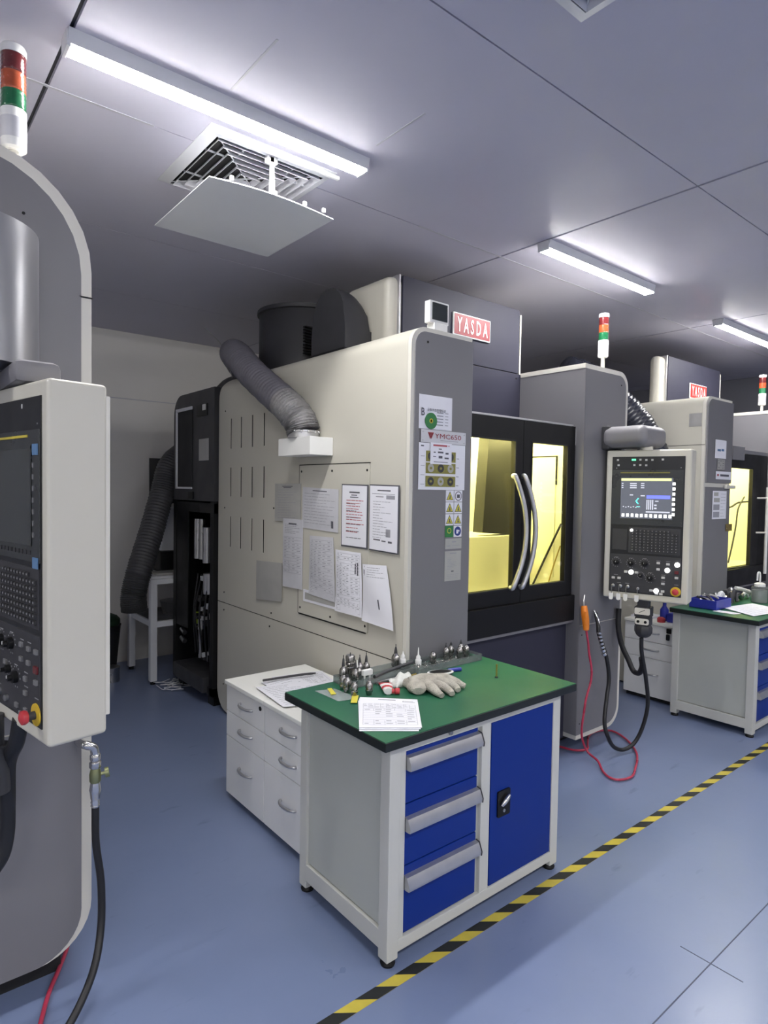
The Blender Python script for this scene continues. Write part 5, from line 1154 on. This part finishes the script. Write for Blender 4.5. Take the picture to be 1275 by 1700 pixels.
gl2 = solo('cloth_strap', MB().tube([(5.50, 2.14, T2+.10), (5.58, 2.10, T2+.08), (5.64, 2.03, T2+.04), (5.68, 1.98, T2+.02)], .016, 10, 6), M['rag'], 'pale cloth strap on the far bench beside the jar', 'cloth')
jr = thing('jar', 'grey jar with a bent white nozzle at the right edge on the far bench', 'jar', (5.56, 1.98, T2))
part('body', jr, M['acrylic'], lambda b: b.lathe([(.06, 0), (.062, .01), (.062, .12), (.05, .13)], (5.56, 1.98, T2), (0, 0, 1), 22))
part('content', jr, M['sleeve'], lambda b: b.lathe([(.055, .004), (.055, .10)], (5.56, 1.98, T2), (0, 0, 1), 20))
part('lid', jr, M['white'], lambda b: b.lathe([(.04, .13), (.04, .15), (.02, .16)], (5.56, 1.98, T2), (0, 0, 1), 18))
part('nozzle', jr, M['white'], lambda b: b.tube([(5.56, 1.98, T2+.155), (5.56, 1.98, T2+.22), (5.54, 1.98, T2+.245), (5.51, 1.98, T2+.235), (5.505, 1.98, T2+.18)], .007, 8, 5))

# ---------------------------------------------------------------- left foreground hoses
va = thing('valve_assembly', 'chrome elbow and green-bronze valve at the lower edge of the left machine', 'valve', (.56, 2.2, .64))
part('elbow', va, M['chrome'], lambda b: b.tube([(.535, 2.27, .832), (.535, 2.225, .838), (.545, 2.20, .838), (.566, 2.20, .825), (.572, 2.20, .80)], .014, 12, 6))
part('coupling', va, M['chrome'], lambda b: b.lathe([(.016, 0), (.019, .004), (.019, .02), (.014, .024), (.017, .03), (.017, .045), (.013, .05)], (.572, 2.2, .755), (0, 0, 1), 14))
part('valve_body', va, M['bronze'], lambda b: b.lathe([(.014, 0), (.018, .006), (.019, .03), (.014, .05)], (.572, 2.2, .705), (0, 0, 1), 12))
part('valve_handle', va, M['bronze'], lambda b: (b.cyl((.572, 2.2, .73), (.602, 2.19, .735), .006, 8), b.cyl((.600, 2.19, .735), (.612, 2.187, .737), .017, 12)))
part('coupling', va, M['chrome'], lambda b: b.lathe([(.012, 0), (.015, .006), (.013, .012), (.015, .018), (.013, .024), (.015, .030), (.017, .050), (.019, .060), (.015, .085)], (.572, 2.2, .622), (0, 0, 1), 14))
hose('air_hose', [(.572, 2.2, .635), (.574, 2.2, .50), (.590, 2.2, .36), (.585, 2.18, .22), (.545, 2.12, .12), (.46, 2.04, .05), (.36, 1.98, .016), (.24, 1.95, .014), (.05, 1.96, .014)], .0125, M['rubber'], 'black hose curving from the bronze valve down to the left floor corner')
hose('air_hose', [(.56, 2.50, .06), (.543, 2.45, .015), (.493, 2.35, .012), (.44, 2.25, .012), (.395, 2.14, .010), (.36, 2.05, .010), (.33, 1.9, .010)], .0075, M['red_hose'], 'thin red hose on the floor in front of the left machine')
hose('thick_cable', [(.325, 2.02, 1.03), (.318, 2.04, .96), (.306, 2.10, .88), (.308, 2.13, .75), (.306, 2.14, .64), (.285, 2.14, .57), (.23, 2.14, .53), (.12, 2.16, .55)], .022, M['rubber'], 'thick black cable hanging below the left console')
solo('cable_gland', MB().cyl((.276, 2.10, .94), (.276, 2.10, .80), .035, 14).cyl((.276, 2.10, .94), (.276, 2.10, 1.03), .02, 12), M['charcoal'], 'black cable gland under the left console at the photo edge', 'connector')
